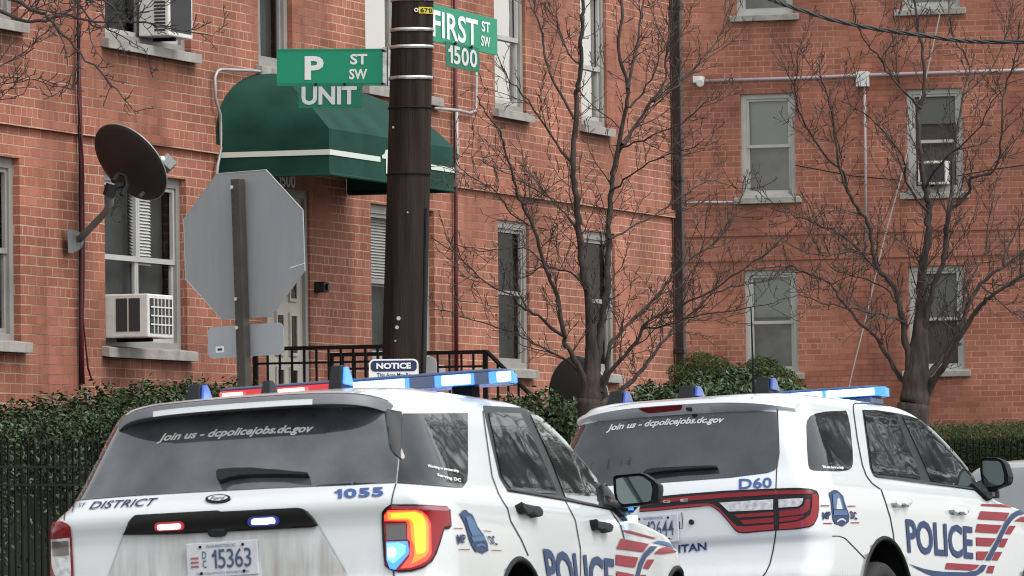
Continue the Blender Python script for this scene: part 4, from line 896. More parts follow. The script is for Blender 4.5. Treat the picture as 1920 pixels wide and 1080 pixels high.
# door mirror
mo = [ex.plane(x, y, 1, 3.28) for x, y in cL([(1320, 760), (1350, 742), (1570, 722), (1610, 732), (1690, 785), (1738, 830), (1742, 880), (1730, 965), (1695, 1000), (1560, 1022), (1400, 1038), (1352, 1000), (1328, 900)])]
mb = MB(); cx = sum(p.x for p in mo) / len(mo); cz = sum(p.z for p in mo) / len(mo); n = len(mo)
rings = [(3.30, .93), (3.28, 1.0), (3.33, 1.03), (3.40, .95), (3.44, .78), (3.46, .5)]
vs = [(cx + (p.x - cx) * k, y, cz + (p.z - cz) * k) for y, k in rings for p in mo]
fs = [(i * n + j, i * n + (j + 1) % n, (i + 1) * n + (j + 1) % n, (i + 1) * n + j) for i in range(len(rings) - 1) for j in range(n)] + [tuple(range(n)), tuple((len(rings) - 1) * n + j for j in range(n))]
mb.add(vs, fs); mm = mb.build('door_mirror', M['black_plastic'], ex.root, smooth=False, bevel=.003)
mg = [ex.plane(x, y, 1, 3.275) for x, y in cL([(1350, 780), (1380, 768), (1560, 748), (1600, 760), (1665, 805), (1684, 870), (1668, 970), (1640, 985), (1405, 1008), (1372, 980), (1355, 900)])]
mb = MB(); mb.add([(p.x, 3.276 + .02 * (p.x - cx), p.z) for p in mg], [tuple(range(len(mg)))]); mb.build('mirror_glass', M['mirror'], mm)
am = MB(); p0 = ex.hit(1135, 945)[0]; am.tube([p0, Vector((cx - .12, 3.40, cz - .10)), Vector((cx - .05, 3.40, cz - .03))], [.045, .05, .05], 10); am.build('mirror_arm', M['trim'], mm, smooth=True)
ex.patch('mirror_base', cL([(1180, 850), (1215, 1035), (1300, 1060), (1420, 1170), (1450, 1140), (1350, 1000), (1280, 900), (1220, 820)]), 'trim', .006, thick=.02)
p = ex.plane(1181, 973, 1, 3.36); mb = MB(); mb.box((p.x, 3.40, p.z), (.05, .06, .035)); fl = mb.build('mirror_flasher', M['glow_blue_core'], ex.root, bevel=.008)
p = ex.plane(1180, 954, 1, 3.36); mb = MB(); mb.box((p.x, 3.40, p.z), (.035, .05, .014)); mb.build('flasher_edge', M['glow_blue'], fl, bevel=.004)
# roof light bar
yb_ = 2.15; xl = X(409, 738, ex, yb_ + .05); xr = X(966, 712, ex, yb_ + .24); zb_ = 1.80
bar = ex.lightbar(yb_, zb_, xl, xr, dpt=.30, hgt=.058)
def lens(name, m, px0, px1, z0=.008, z1=.052, core=None):
    a_ = X(px0, 725, ex, yb_); b_ = X(px1, 725, ex, yb_); q = MB(); q.b2(a_, b_, yb_ - .012, yb_ + .02, zb_ + z0, zb_ + z1); o = q.build(name, M[m], bar, bevel=.006)
lens('red_cover', 'bar_red', 416, 650, .004, .056)
lens('red_flasher', 'glow_red_bar', 412, 464, .002, .052); lens('red_flasher', 'glow_red_bar', 513, 582, .002, .052)
for a0, b0 in ((418, 456), (522, 572)):
    q = MB(); q.b2(X(a0, 725, ex, yb_), X(b0, 725, ex, yb_), yb_ - .018, yb_ - .004, zb_ + .008, zb_ + .046); q.build('red_core', M['glow_red_core'], bar, bevel=.005)
for a0, b0 in ((654, 768), (816, 890), (918, 964)):
    lens('blue_flasher', 'glow_blue', a0, b0, .0, .056)
for a0, b0 in ((658, 760), (830, 884), (934, 960)):
    q = MB(); q.b2(X(a0, 725, ex, yb_), X(b0, 725, ex, yb_), yb_ - .018, yb_ - .004, zb_ + .005, zb_ + .052); q.build('blue_core', M['glow_blue_core'], bar, bevel=.006)
q = MB(); q.b2(xr - .002, xr + .012, yb_ + .08, yb_ + .24, zb_ + .006, zb_ + .052); q.build('blue_flasher', M['glow_blue'], bar, bevel=.004)
la = bpy.data.lights.new('light_bar_glow', 'AREA'); la.shape = 'RECTANGLE'; la.size = .6; la.size_y = .06; la.energy = 18; la.color = (.05, .16, 1)
lo_ = bpy.data.objects.new('light_bar_glow', la); C.objects.link(lo_); lo_.parent = bar; lo_.location = (.30, yb_ + .34, zb_ + .035); lo_.rotation_euler = (R(97), 0, 0)
# roof fins
for px, hg, lg, wd, dm in ((360, .115, .22, .075, 'glow_blue_dim'), (628, .135, .22, .07, 'glow_blue'), (497, .085, .16, .05, None)):
    y_ = .95; ex.beacon(X(px, 740, ex, y_), y_, 1.715 if px < 400 else 1.735, hg, lg, wd, dm)
ex.ribbon('roof_cable', [(948, 738), (962, 745), (972, 757), (979, 765)], 2.4, 'black', .006)

# ------------------------------------------------------------------ the right patrol car
LV_DU = [
    (.24, .24, 4.82, .84, .20, .22, .25, .30, .05, .10), (.38, .06, 4.98, .93, .18, .22, .30, .40, .06, .14), (.58, .02, 5.05, .955, .16, .22, .32, .45, .07, .16),
    (.66, .03, 5.06, .962, .15, .22, .34, .48, .07, .16), (.74, .09, 5.06, .962, .14, .24, .34, .48, .06, .16), (.86, .125, 5.05, .962, .13, .24, .34, .50, .05, .16),
    (.90, .110, 5.03, .962, .13, .24, .34, .52, .05, .16), (1.05, .115, 4.98, .962, .13, .24, .36, .60, .05, .16), (1.12, .12, 4.75, .958, .13, .24, .40, .75, .05, .14),
    (1.17, .13, 4.25, .952, .14, .26, .40, .80, .05, .14), (1.21, .15, 3.90, .940, .15, .28, .36, .50, .05, .16),
    (1.25, .18, 3.80, .915, .16, .30, .32, .40, .05, .18), (1.29, .215, 3.74, .893, .16, .30, .30, .36, .05, .18), (1.45, .29, 3.54, .825, .17, .30, .28, .32, .05, .18),
    (1.62, .37, 3.24, .755, .18, .30, .26, .32, .05, .18), (1.70, .40, 3.04, .722, .18, .30, .26, .34, .05, .18), (1.745, .43, 2.86, .685, .18, .30, .26, .36, .05, .18),
    (1.775, .53, 2.66, .62, .20, .34, .26, .40, .06, .18), (1.795, .80, 2.40, .50, .20, .4, .26, .4, .06, .18), (1.805, 1.15, 2.15, .32, .14, .3, .16, .3, .04, .10), (1.808, 1.45, 1.85, .12, .05, .1, .05, .1, .02, .02)]
du = Car('police_suv', 'white patrol car numbered D60 with a full-width dark red tail lamp band', 'police car', 'du', LV_DU, 'paint2',
         [(1.30, .40, .49), (4.38, .40, .49)], taper=lambda y, z: 1 - .028 * max(0, y - 3.6) ** 2 * (1 if z > 1.0 else .4) if y > 3.6 else 1)
for sx in (-.945, .945):
    for y in (1.30, 4.38): du.wheel(sx, y, .375, .25)
cD = lambda p: crop(1200, 880, 5.3333, p); cE = lambda p: crop(1560, 880, 5.3333, p); cI = lambda p: crop(1560, 740, 5.3333, p); cJ = lambda p: crop(1040, 700, 5.3333, p); cK = lambda p: crop(1360, 690, 5.142, p)
c6 = lambda p: crop(1450, 680, 2.7, p)
du.patch('rear_glass', [(1069, 802), (1130, 789), (1200, 780), (1280, 773), (1400, 769.5), (1456, 773), (1459, 800), (1461, 850), (1458, 872), (1453, 882), (1440, 887), (1369, 896), (1234, 906), (1140, 911), (1092, 911), (1082, 890), (1070, 830)], 'glass_rear2', .004)
du.text('rear_slogan', 'Join us - dcpolicejobs.dc.gov', 'white_ink', [(1138, 809), (1357, 793.5), (1360, 781.5), (1141, 797)], bold=.035, shear=.25, off=.007, bend=3.5)
du.patch('rear_wiper', [(1209, 891), (1216, 885), (1230, 881.5), (1270, 880), (1310, 878), (1347, 878), (1347, 881.5), (1310, 883.5), (1270, 886), (1230, 891), (1213, 895)], 'black_plastic', .004, thick=.03)
du.patch('quarter_window', cK([(780, 560), (786, 510), (815, 465), (870, 440), (960, 422), (1160, 412), (1180, 470), (1200, 560), (1222, 780), (1226, 920), (1212, 965), (1180, 985), (1100, 996), (850, 990), (812, 972), (798, 930), (786, 760)]), 'glass', .004)
du.text('slogan', 'We are here to help', 'white_ink', [(1541, 879), (1580, 880), (1580, 875), (1540, 873.5)], bold=.03, off=.007)
du.patch('window_trim', cI([(300, 153), (440, 156), (640, 186), (760, 212), (880, 250), (1010, 345), (1180, 505), (1350, 700), (1420, 830), (1475, 960), (1440, 962), (1200, 925), (900, 878), (560, 830), (440, 825), (402, 790), (378, 735), (340, 440)]), 'trim', .003)
du.patch('side_window', cI([(310, 160), (430, 160), (628, 192), (700, 370), (780, 580), (885, 850), (640, 815), (445, 800), (410, 775), (392, 735), (352, 440)]), 'glass', .007)
du.patch('side_window', cI([(690, 215), (800, 235), (880, 262), (1000, 355), (1180, 530), (1350, 740), (1375, 800), (1400, 930), (1200, 905), (985, 868), (905, 680), (780, 400)]), 'glass', .007)
du.ribbon('belt_strip', cI([(410, 800), (450, 822), (640, 845), (980, 893), (1250, 925), (1460, 955)]), 3.2, 'trim_grey', .010)
du.patch('mirror_base', cE([(1365, 160), (1455, 130), (1530, 200), (1570, 260), (1570, 310), (1540, 318), (1500, 280), (1450, 235)]), 'black_plastic', .006, thick=.02)
du.ribbon('panel_gap', [(1455, 752), (1458, 775), (1461, 850), (1456.5, 880), (1455, 920)], 2.0, 'gap')
du.ribbon('panel_gap', cD([(1362, 600), (1350, 700), (1330, 820), (1300, 950), (1262, 1030), (1225, 1075)]), 2.4, 'gap')
du.ribbon('panel_gap', cI([(640, 118), (400, 92), (240, 85), (212, 100), (212, 160), (250, 440), (300, 700), (340, 810), (400, 890), (480, 945)]), 2.0, 'gap')
du.ribbon('panel_gap', cE([(488, 200), (530, 320), (580, 480), (610, 640), (622, 745)]), 1.8, 'gap')
du.ribbon('panel_gap', cE([(0, 667), (70, 668), (130, 690), (200, 760), (325, 890)]), 1.7, 'gap')
# tail lamp band
lampo = [(100, 285), (180, 275), (450, 248), (850, 217), (1100, 205), (1360, 194), (1560, 188), (1700, 195), (1765, 220), (1784, 265), (1785, 400), (1772, 480), (1735, 555), (1690, 580), (1560, 600), (1360, 612), (1200, 625), (1050, 640), (985, 635), (955, 615), (880, 520), (800, 430), (740, 385), (680, 362), (600, 375), (400, 392), (180, 415), (0, 428), (0, 380)]
tb = du.patch('tail_lamp', cD(lampo), 'trim', .006)
def lens2(name, pts, m, off): du.patch(name, cD(pts), m, off, tb)
lens2('red_strip', [(100, 310), (450, 276), (850, 243), (1360, 218), (1600, 212), (1690, 216), (1735, 240), (1710, 252), (1640, 248), (1360, 256), (850, 287), (450, 318), (100, 342)], 'lamp_red', .010)
lens2('red_strip', [(0, 398), (200, 382), (450, 357), (600, 345), (680, 342), (730, 350), (790, 385), (860, 455), (945, 545), (985, 568), (1050, 572), (1345, 548), (1345, 604), (1200, 615), (1050, 628), (985, 622), (955, 598), (870, 490), (790, 408), (735, 376), (680, 364), (600, 372), (400, 388), (180, 410), (0, 420)], 'lamp_red2', .010)
lens2('red_strip', [(1395, 545), (1560, 525), (1640, 500), (1695, 455), (1712, 380), (1715, 260), (1745, 245), (1768, 262), (1778, 300), (1775, 420), (1762, 480), (1728, 545), (1680, 570), (1560, 590), (1395, 603)], 'lamp_red2', .010)
lens2('red_bar', [(940, 455), (1340, 425), (1340, 462), (985, 485)], 'lamp_red', .010); lens2('red_bar', [(1005, 512), (1340, 484), (1340, 530), (1045, 552)], 'lamp_red', .010)
lens2('red_bar', [(1395, 418), (1600, 392), (1640, 360), (1655, 300), (1695, 300), (1690, 400), (1640, 445), (1560, 460), (1395, 475)], 'lamp_red', .010); lens2('red_bar', [(1395, 490), (1560, 470), (1640, 460), (1600, 505), (1395, 530)], 'lamp_red', .010)
lens2('clear_lens', [(800, 335), (1100, 315), (1338, 302), (1335, 402), (1100, 415), (895, 424)], 'lamp_clear', .012); lens2('clear_lens', [(1390, 302), (1560, 292), (1632, 292), (1622, 345), (1590, 372), (1390, 385)], 'lamp_clear', .012)
for i, ch in enumerate('DODGE'):
    x = 1151.5 + 33.2 * i; y = 950.5 - 2.35 * i
    du.text('badge_letter', ch, 'badge_grey', [(x - 7, y + .4), (x + 7, y - .4), (x + 7, y - 5.6), (x - 7, y - 4.8)], bold=.02, off=.013, parent=tb)
du.text('unit_number', 'D60', 'blue3', [(1386, 917.8), (1447.5, 914.6), (1447.5, 896), (1386, 899)], bold=.02)
du.text('tailgate_lettering', 'METROPOLITAN', 'blue', [(1150, 1050), (1325.5, 1031.8), (1325, 1016), (1150, 1034)], bold=.03)
du.patch('keyhole_cap', ellipse(1297, 979, 4.6, 5), 'black_plastic', .006, thick=.006)
a_ = du.hit(1180, 975)[0]; b_ = du.hit(1273, 960)[0]
plate(du, b_.x - .31, b_.x, b_.z - .178, b_.z - .01, min(a_.y, b_.y) - .025, '12644')
du.ribbon('plate_handle', [(1279, 961), (1280.5, 975), (1280, 991), (1275, 992), (1275, 978)], 1.6, 'trim', .01)
# spoiler, high brake lamp
def du_prof(u):
    d = .05 * abs(u) ** 3.2 + .008 * u * u; b_ = .05 * u * u
    return [(.305 + b_, 1.726 - d), (.325 + b_, 1.750 - d), (.42 + b_, 1.766 - d), (.62 + b_, 1.782 - d * 1.15), (.95, 1.790 - d * 1.2), (.95, 1.70 - d), (.48 + b_, 1.655 - d * .8), (.385 + b_, 1.668 - d * .8)]
so = spoiler(du, .705, du_prof, 'paint2', fold=.13)
def on_spoiler(px, py, y): return du.plane(px, py, 1, y)
ch = [on_spoiler(x, y, .312) for x, y in cJ([(836, 352), (1060, 332), (1280, 317), (1262, 350), (1240, 368), (1080, 385), (920, 400), (870, 380)])]
mb = MB(); mb.add([(p.x, .300 + (1.724 - p.z) * 1.28, p.z) for p in ch], [tuple(range(len(ch)))]); mb.build('brake_lamp', M['lamp_red'], so)
p = on_spoiler(1293, 766, .35); mb = MB(); mb.tube([(p.x, .302 + (1.724 - p.z) * 1.28, p.z), (p.x, .38, p.z)], .018, 14); mb.build('camera_eye', M['black_plastic'], so)
# handles
for q in ([(592, 310), (640, 294), (700, 292), (742, 305), (752, 330), (735, 358), (715, 384), (704, 362), (650, 360), (630, 382), (602, 362), (590, 340)], [(1168, 388), (1200, 368), (1260, 366), (1310, 378), (1324, 405), (1312, 440), (1290, 460), (1270, 440), (1226, 432), (1210, 450), (1180, 432), (1166, 410)]):
    h = du.patch('door_handle', cE(q), 'paint2', .004, thick=.032, grid=4)
for q in ([(600, 360), (640, 352), (700, 352), (725, 356), (722, 388), (705, 368), (650, 362), (632, 384)], [(1180, 430), (1225, 422), (1275, 428), (1310, 432), (1300, 462), (1272, 446), (1230, 436), (1210, 456)]):
    du.patch('handle_recess', cE(q), 'gap', .0035)
du.text('door_lettering', 'POLICE', 'blue', [(1701.3, 1036), (1823.7, 1048.2), (1822, 988), (1696.5, 972.8)], bold=.026, spacing=.98)
for q in ([(1490, 345), (1690, 352), (1900, 385), (1690, 377), (1485, 366)], [(1480, 418), (1770, 435), (1728, 515), (1452, 498)], [(1960, 462), (1880, 478), (1812, 520), (1960, 524)], [(1445, 545), (1692, 558), (1645, 642), (1428, 628)],
          [(1768, 565), (1832, 565), (1780, 650), (1722, 645)], [(1435, 680), (1632, 690), (1580, 770), (1440, 764)], [(1690, 692), (1757, 692), (1715, 780), (1660, 775)], [(1440, 820), (1560, 822), (1510, 908), (1440, 905)],
          [(1630, 825), (1697, 825), (1650, 912), (1590, 908)], [(1140, 935), (1470, 955), (1440, 990), (1390, 1013), (1125, 998)], [(1560, 963), (1622, 966), (1600, 1040), (1535, 1035)]):
    du.patch('fender_stripe', cE(q), 'red', .005)
du.patch('fender_swoosh', cE([(1960, 403), (1900, 406), (1840, 416), (1785, 448), (1750, 490), (1715, 540), (1650, 675), (1590, 790), (1522, 908), (1576, 912), (1630, 810), (1690, 690), (1750, 570), (1800, 503), (1860, 458), (1920, 445), (1960, 443)]), 'blue', .006)
du.patch('fender_swoosh', cE([(752, 940), (820, 965), (900, 992), (1000, 1012), (1100, 1024), (1330, 1030), (1440, 1010), (1490, 955), (1540, 957), (1510, 1020), (1440, 1062), (1300, 1092), (1050, 1080), (940, 1042), (860, 1002)]), 'blue', .006)
bg_ = du.patch('door_badge', c6([(278, 660), (292, 650), (302, 644), (322, 648), (350, 675), (356, 700), (368, 735), (382, 775), (379, 805), (362, 820), (346, 829), (330, 822), (308, 815), (298, 790), (293, 750), (288, 700)]), 'blue', .005)
ex_ = du
du.patch('badge_field', c6([(296, 668), (322, 660), (340, 690), (352, 742), (300, 742), (296, 700)]), 'blue2', .008, bg_)
du.patch('badge_dome', c6([(312, 742), (318, 690), (322, 684), (330, 690), (344, 742)]), 'signgrey', .009, bg_)
du.patch('badge_band', c6([(300, 748), (364, 748), (370, 772), (302, 772)]), 'blue2', .008, bg_)
du.patch('badge_arc', c6([(315, 802), (330, 790), (348, 788), (362, 800), (360, 806), (346, 797), (330, 799), (318, 808)]), 'signgrey', .008, bg_)
du.text('badge_letters', 'MP', 'navy', c6([(248, 795), (288, 789), (285, 752), (244, 758)]), bold=.05, parent=bg_)
du.text('badge_letters', 'DC', 'navy', c6([(390, 790), (422, 796), (416, 756), (384, 750)]), bold=.05, parent=bg_)
for q in ([(237, 722), (280, 722), (280, 727), (237, 727)], [(374, 724), (413, 724), (413, 729), (374, 729)], [(250, 811), (296, 811), (296, 816), (250, 816)], [(390, 808), (432, 808), (432, 813), (390, 813)]):
    du.patch('badge_rule', c6(q), 'red', .005, bg_)
# rubber arch lip
lip = MB(); n = 40; pts = [(1.30 + .49 * math.cos(math.pi * (-.12 + 1.24 * k / n)), .40 + .49 * math.sin(math.pi * (-.12 + 1.24 * k / n))) for k in range(n + 1)]
def side_x(car, y, z):
    h = car.bvh.ray_cast(Vector((3, y, z)), Vector((-1, 0, 0))); return h[0].x if h[0] else .95
for car, (yc, zc, rr) in ((du, (1.30, .40, .49)), (du, (4.38, .40, .49)), (ex, (1.40, .44, .47)), (ex, (4.43, .44, .47))):
    lip = MB(); pts = [(yc + rr * math.cos(math.pi * (-.12 + 1.24 * k / n)), zc + rr * math.sin(math.pi * (-.12 + 1.24 * k / n))) for k in range(n + 1)]
    lip.tube([(side_x(car, y, z) - .004, y, z) for y, z in pts], .016, 8); lip.build('arch_lip', M['black_plastic'], car.root, smooth=True)
# mirror
mo = [du.plane(x, y, 1, 3.42) for x, y in cI([(1474, 670), (1490, 640), (1530, 632), (1640, 632), (1690, 650), (1725, 690), (1748, 760), (1764, 820), (1758, 870), (1735, 905), (1620, 948), (1530, 955), (1500, 900), (1484, 800)])]
mb = MB(); cx = sum(p.x for p in mo) / len(mo); cz = sum(p.z for p in mo) / len(mo); n = len(mo)
rings = [(3.44, .92), (3.42, 1.0), (3.47, 1.03), (3.54, .95), (3.58, .78), (3.60, .5)]
vs = [(cx + (p.x - cx) * k, y, cz + (p.z - cz) * k) for y, k in rings for p in mo]
fs = [(i * n + j, i * n + (j + 1) % n, (i + 1) * n + (j + 1) % n, (i + 1) * n + j) for i in range(len(rings) - 1) for j in range(n)] + [tuple(range(n)), tuple((len(rings) - 1) * n + j for j in range(n))]
mb.add(vs, fs); mm = mb.build('door_mirror', M['black_plastic'], du.root, smooth=False, bevel=.003)
mg = [du.plane(x, y, 1, 3.415) for x, y in cI([(1505, 668), (1530, 660), (1660, 664), (1690, 690), (1716, 785), (1720, 870), (1700, 895), (1620, 918), (1540, 922), (1522, 880), (1508, 780)])]
mb = MB(); mb.add([(p.x, 3.416 + .02 * (p.x - cx), p.z) for p in mg], [tuple(range(len(mg)))]); mb.build('mirror_glass', M['mirror'], mm)
am = MB(); p0 = du.hit(1838, 925)[0]; am.tube([p0, Vector((cx - .10, 3.52, cz - .14)), Vector((cx - .03, 3.54, cz - .06))], [.04, .045, .045], 10); am.build('mirror_arm', M['black_plastic'], mm, smooth=True)
p = du.plane(1862, 927, 1, 3.50); mb = MB(); mb.box((p.x, 3.50, p.z), (.07, .06, .05)); fl = mb.build('mirror_flasher', M['black_plastic'], du.root, bevel=.006)
mb = MB(); mb.box((p.x, 3.467, p.z), (.05, .006, .03)); mb.build('clear_lens', M['lamp_clear'], fl)
# light bar
yb_ = 2.10; xl = -.68; xr = X(1663, 722, du, yb_ + .26); zb_ = 1.815
bar = du.lightbar(yb_, zb_, xl, xr, dpt=.32, hgt=.052)
def lens3(name, m, px0, px1, z0, z1, yy=-.012, th=.03):
    a_ = X(px0, 732, du, yb_); b_ = X(px1, 730, du, yb_); q = MB(); q.b2(a_, b_, yb_ + yy, yb_ + yy + th, zb_ + z0, zb_ + z1); q.build(name, M[m], bar, bevel=.006)
lens3('blue_flasher', 'glow_blue', 1440, 1661, .0, .051)
for a0, b0 in ((1450, 1542), (1550, 1640)): lens3('blue_core', 'glow_blue_core', a0, b0, .004, .047, -.02, .014)
q = MB(); q.b2(xr - .002, xr + .014, yb_ + .06, yb_ + .26, zb_ + .004, zb_ + .056); q.build('blue_flasher', M['glow_blue'], bar, bevel=.004)
q = MB(); q.b2(X(1550, 740, du, yb_), xr - .03, yb_ + .03, yb_ + .27, zb_ - .05, zb_ - .001); q.build('bar_foot', M['bar'], bar, bevel=.01)
for px, y_, zz, hg, lg, wd in ((1150, 1.0, 1.762, .125, .24, .10), (1284, 1.0, 1.788, .10, .22, .11), (1428, 1.0, 1.792, .115, .20, .10)):
    du.beacon(X(px, 745, du, y_), y_, zz, hg, lg, wd, 'dome')
mb = MB(); xa = X(1414, 740, du, 1.2); mb.tube([(xa, 1.2, 1.79), (xa, 1.2, 1.95), (xa + .002, 1.21, 2.35)], [.012, .007, .004], 8); mb.build('whip_aerial', M['black'], du.root)
mb = MB(); xa = X(1427, 740, du, 1.2); mb.b2(xa - .10, xa + .11, 1.12, 1.40, 1.772, 1.80); mb.build('beacon_base', M['black_plastic'], du.root, bevel=.008)

# ------------------------------------------------------------------ silver car beyond
CARS['sc'] = ((3.70, 46.8, -.02), R(24), 0, R(-1.0), 1.0, 3.7)
LV_SC = [(.22, .22, 4.4, .78, .2, .2, .25, .3, .05, .1), (.40, .04, 4.6, .86, .18, .22, .3, .4, .06, .14), (.62, .0, 4.64, .88, .16, .22, .32, .45, .07, .16), (.80, .05, 4.6, .88, .14, .24, .34, .5, .06, .16),
         (.95, .12, 4.3, .87, .14, .26, .4, .7, .05, .14), (1.00, .30, 3.7, .85, .16, .3, .36, .5, .05, .16), (1.05, .42, 3.5, .82, .12, .2, .3, .4, .05, .18), (1.25, .62, 3.1, .755, .12, .2, .28, .34, .05, .18),
         (1.40, .85, 2.75, .70, .14, .22, .26, .36, .05, .18), (1.455, 1.1, 2.5, .63, .2, .3, .26, .4, .06, .18), (1.475, 1.4, 2.2, .35, .15, .3, .16, .3, .04, .1), (1.48, 1.65, 2.0, .15, .06, .1, .06, .1, .02, .02)]
sc = Car('parked_car', 'silver car parked beyond the door mirror of the D60 patrol car', 'car', 'sc', LV_SC, 'silver', [(1.0, .36, .38), (3.7, .36, .38)])
for sx in (-.87, .87):
    for y in (1.0, 3.7): sc.wheel(sx, y, .33, .22, .2)
def sidewin(car, poly, sx, name, m):
    bm = bmesh.new(); bm.faces.new([bm.verts.new((0, y, z)) for y, z in poly]); bmesh.ops.triangulate(bm, faces=bm.faces[:])
    for k in range(1, 12):
        bmesh.ops.bisect_plane(bm, geom=bm.verts[:] + bm.edges[:] + bm.faces[:], plane_co=(0, 0, .9 + k * .06), plane_no=(0, 0, 1))
        bmesh.ops.bisect_plane(bm, geom=bm.verts[:] + bm.edges[:] + bm.faces[:], plane_co=(0, .4 + k * .28, 0), plane_no=(0, 1, 0))
    for v in bm.verts:
        h = car.bvh.ray_cast(Vector((sx * 3, v.co.y, v.co.z)), Vector((-sx, 0, 0))); v.co.x = (h[0].x if h[0] else sx * .8) + sx * .005
    me = bpy.data.meshes.new(name); bm.to_mesh(me); bm.free(); return link(name, me, M[m], car.root, True)
def rearwin(car, poly, name, m, sgn=1):
    bm = bmesh.new(); bm.faces.new([bm.verts.new((x, 0, z)) for x, z in poly]); bmesh.ops.triangulate(bm, faces=bm.faces[:])
    for k in range(1, 14):
        bmesh.ops.bisect_plane(bm, geom=bm.verts[:] + bm.edges[:] + bm.faces[:], plane_co=(0, 0, .9 + k * .05), plane_no=(0, 0, 1))
        bmesh.ops.bisect_plane(bm, geom=bm.verts[:] + bm.edges[:] + bm.faces[:], plane_co=(-.84 + k * .12, 0, 0), plane_no=(1, 0, 0))
    for v in bm.verts:
        h = car.bvh.ray_cast(Vector((v.co.x, -3 if sgn > 0 else 8, v.co.z)), Vector((0, sgn, 0)))
        if h[0] is None: h = car.bvh.find_nearest(Vector((v.co.x, .5 if sgn > 0 else 3.2, v.co.z)))
        v.co = h[0] + h[1] * .005
    me = bpy.data.meshes.new(name); bm.to_mesh(me); bm.free(); return link(name, me, M[m], car.root, True)
for sx in (-1, 1):
    sidewin(sc, [(.95, 1.08), (1.35, 1.38), (1.95, 1.42), (1.95, 1.08)], sx, 'side_window', 'glass'); sidewin(sc, [(2.02, 1.08), (2.02, 1.42), (2.35, 1.40), (3.0, 1.10)], sx, 'side_window', 'glass')
rearwin(sc, [(-.73, 1.05), (.73, 1.05), (.62, 1.40), (-.62, 1.40)], 'rear_glass', 'glass_sky')
rearwin(sc, [(-.66, 1.07), (.66, 1.07), (.54, 1.40), (-.54, 1.40)], 'windscreen', 'glass', -1)
for sx in (-1, 1): rearwin(sc, [(sx * .55, .82), (sx * .80, .82), (sx * .80, .93), (sx * .55, .93)], 'tail_lamp', 'lamp_red')
# hidden sides and windscreens of the two patrol cars
for car, q in ((ex, [[(.45, 1.26), (.55, 1.60), (1.45, 1.62), (1.0, 1.26)], [(1.6, 1.26), (1.85, 1.64), (2.5, 1.64), (2.5, 1.25)], [(2.55, 1.25), (2.55, 1.64), (2.95, 1.63), (3.35, 1.25)]]), (du, [[(.35, 1.30), (.55, 1.60), (1.35, 1.66), (1.05, 1.30)], [(1.4, 1.29), (1.7, 1.69), (2.3, 1.69), (2.25, 1.29)], [(2.32, 1.29), (2.4, 1.69), (2.85, 1.62), (3.2, 1.29)]])):
    for poly in q: sidewin(car, poly, -1, 'side_window', 'glass')
    rearwin(car, [(-.72, 1.26), (.72, 1.26), (.60, 1.62), (-.60, 1.62)], 'windscreen', 'glass', -1)

# ================================================================== THINGS ON AND BEFORE THE LEFT BUILDING
# ---- dome awning over the door
aw = empty('awning', mat=FM); tag(aw, 'green canvas dome awning with a pale stripe over the entrance door', 'awning')
AD = 1.06
ua = fw(413, 300)[0]; ub = fw(850, 335, AD)[0]
zb0 = fw(617, 326, AD)[1]; zv = fw(617, 241, AD)[1]; HT = .60; EI = 1.45
uf = fw(617, 326, AD)[0]
skew = uf - ua                                  # the near end runs square to the wall
ua = uf
def aw_ring(t, o=0.0):
    """outline at dome angle t: near end, front, far end (all outside the wall)"""
    e_ = EI * (1 - math.cos(t)); d_ = AD * (.55 * math.cos(t) + .45 * (1 - math.sin(t))) + o
    return [(ua + e_ - o, 0), (ua + e_ - o, d_), (ub - e_ + o, d_), (ub - e_ + o, 0)]
NT = 14; mb = MB(); vs = []
rows = [(zb0, 0)] + [(zv + HT * math.sin(math.pi / 2 * k / NT), math.pi / 2 * k / NT) for k in range(NT + 1)]
def dens(ring):
    out = []
    for (p, q, n) in ((0, 1, 6), (1, 2, 14), (2, 3, 6)):
        for i in range(n):
            f = i / n; out.append((ring[p][0] * (1 - f) + ring[q][0] * f, ring[p][1] * (1 - f) + ring[q][1] * f))
    return out + [ring[3]]
for z, t in rows: vs += [(u, -d - .004, z) for u, d in dens(aw_ring(t))]
n = 27
mb.add(vs, [(i * n + j, i * n + j + 1, (i + 1) * n + j + 1, (i + 1) * n + j) for i in range(len(rows) - 1) for j in range(n - 1)])
o = mb.build('canvas', M['awning'], aw, smooth=True); o.data.set_sharp_from_angle(angle=R(25))
def aw_band(name, z0, z1, pts, m, o=.006):
    q = MB(); q.prism([(0, z0), (0, z1)] if False else [(0, z0), (0, z1), (o, z1), (o, z0)], lambda a, b, k: (0, 0, 0))
    return q
def strip(name, m, u0_, d0_, u1_, d1_, z0, z1, parent):
    q = MB(); q.add([(u0_, -d0_, z0), (u1_, -d1_, z0), (u1_, -d1_, z1), (u0_, -d0_, z1)], [(0, 1, 2, 3)]); return link(name, q.mesh(name), M[m], parent)
zs0 = fw(617, 290, AD)[1]; zs1_ = fw(617, 280, AD)[1]
strip('stripe', 'awning_stripe', ua - .008, 0.0, ua - .008, AD + .012, zs0, zs1_, aw)
u711 = fw(711, 297, AD)[0]; u808 = fw(806, 300, AD)[0]
strip('stripe', 'awning_stripe', ua - .008, AD + .012, u711, AD + .012, zs0, zs1_, aw); strip('stripe', 'awning_stripe', u808, AD + .012, ub, AD + .012, zs0, zs1_, aw)
flat_text('awning_number', '1500', M['awning_stripe'], aw, (u711 + .05, -AD - .008, zs0 - .10), (1, 0, 0), (0, 0, 1), u808 - u711 - .1, .22, bold=.02)
mb = MB(); mb.tube([(ua, -.02, zb0), (ua, -AD, zb0), (ub, -AD, zb0), (ub, -.02, zb0)], .016, 8); mb.build('awning_frame', M['awning'], aw)
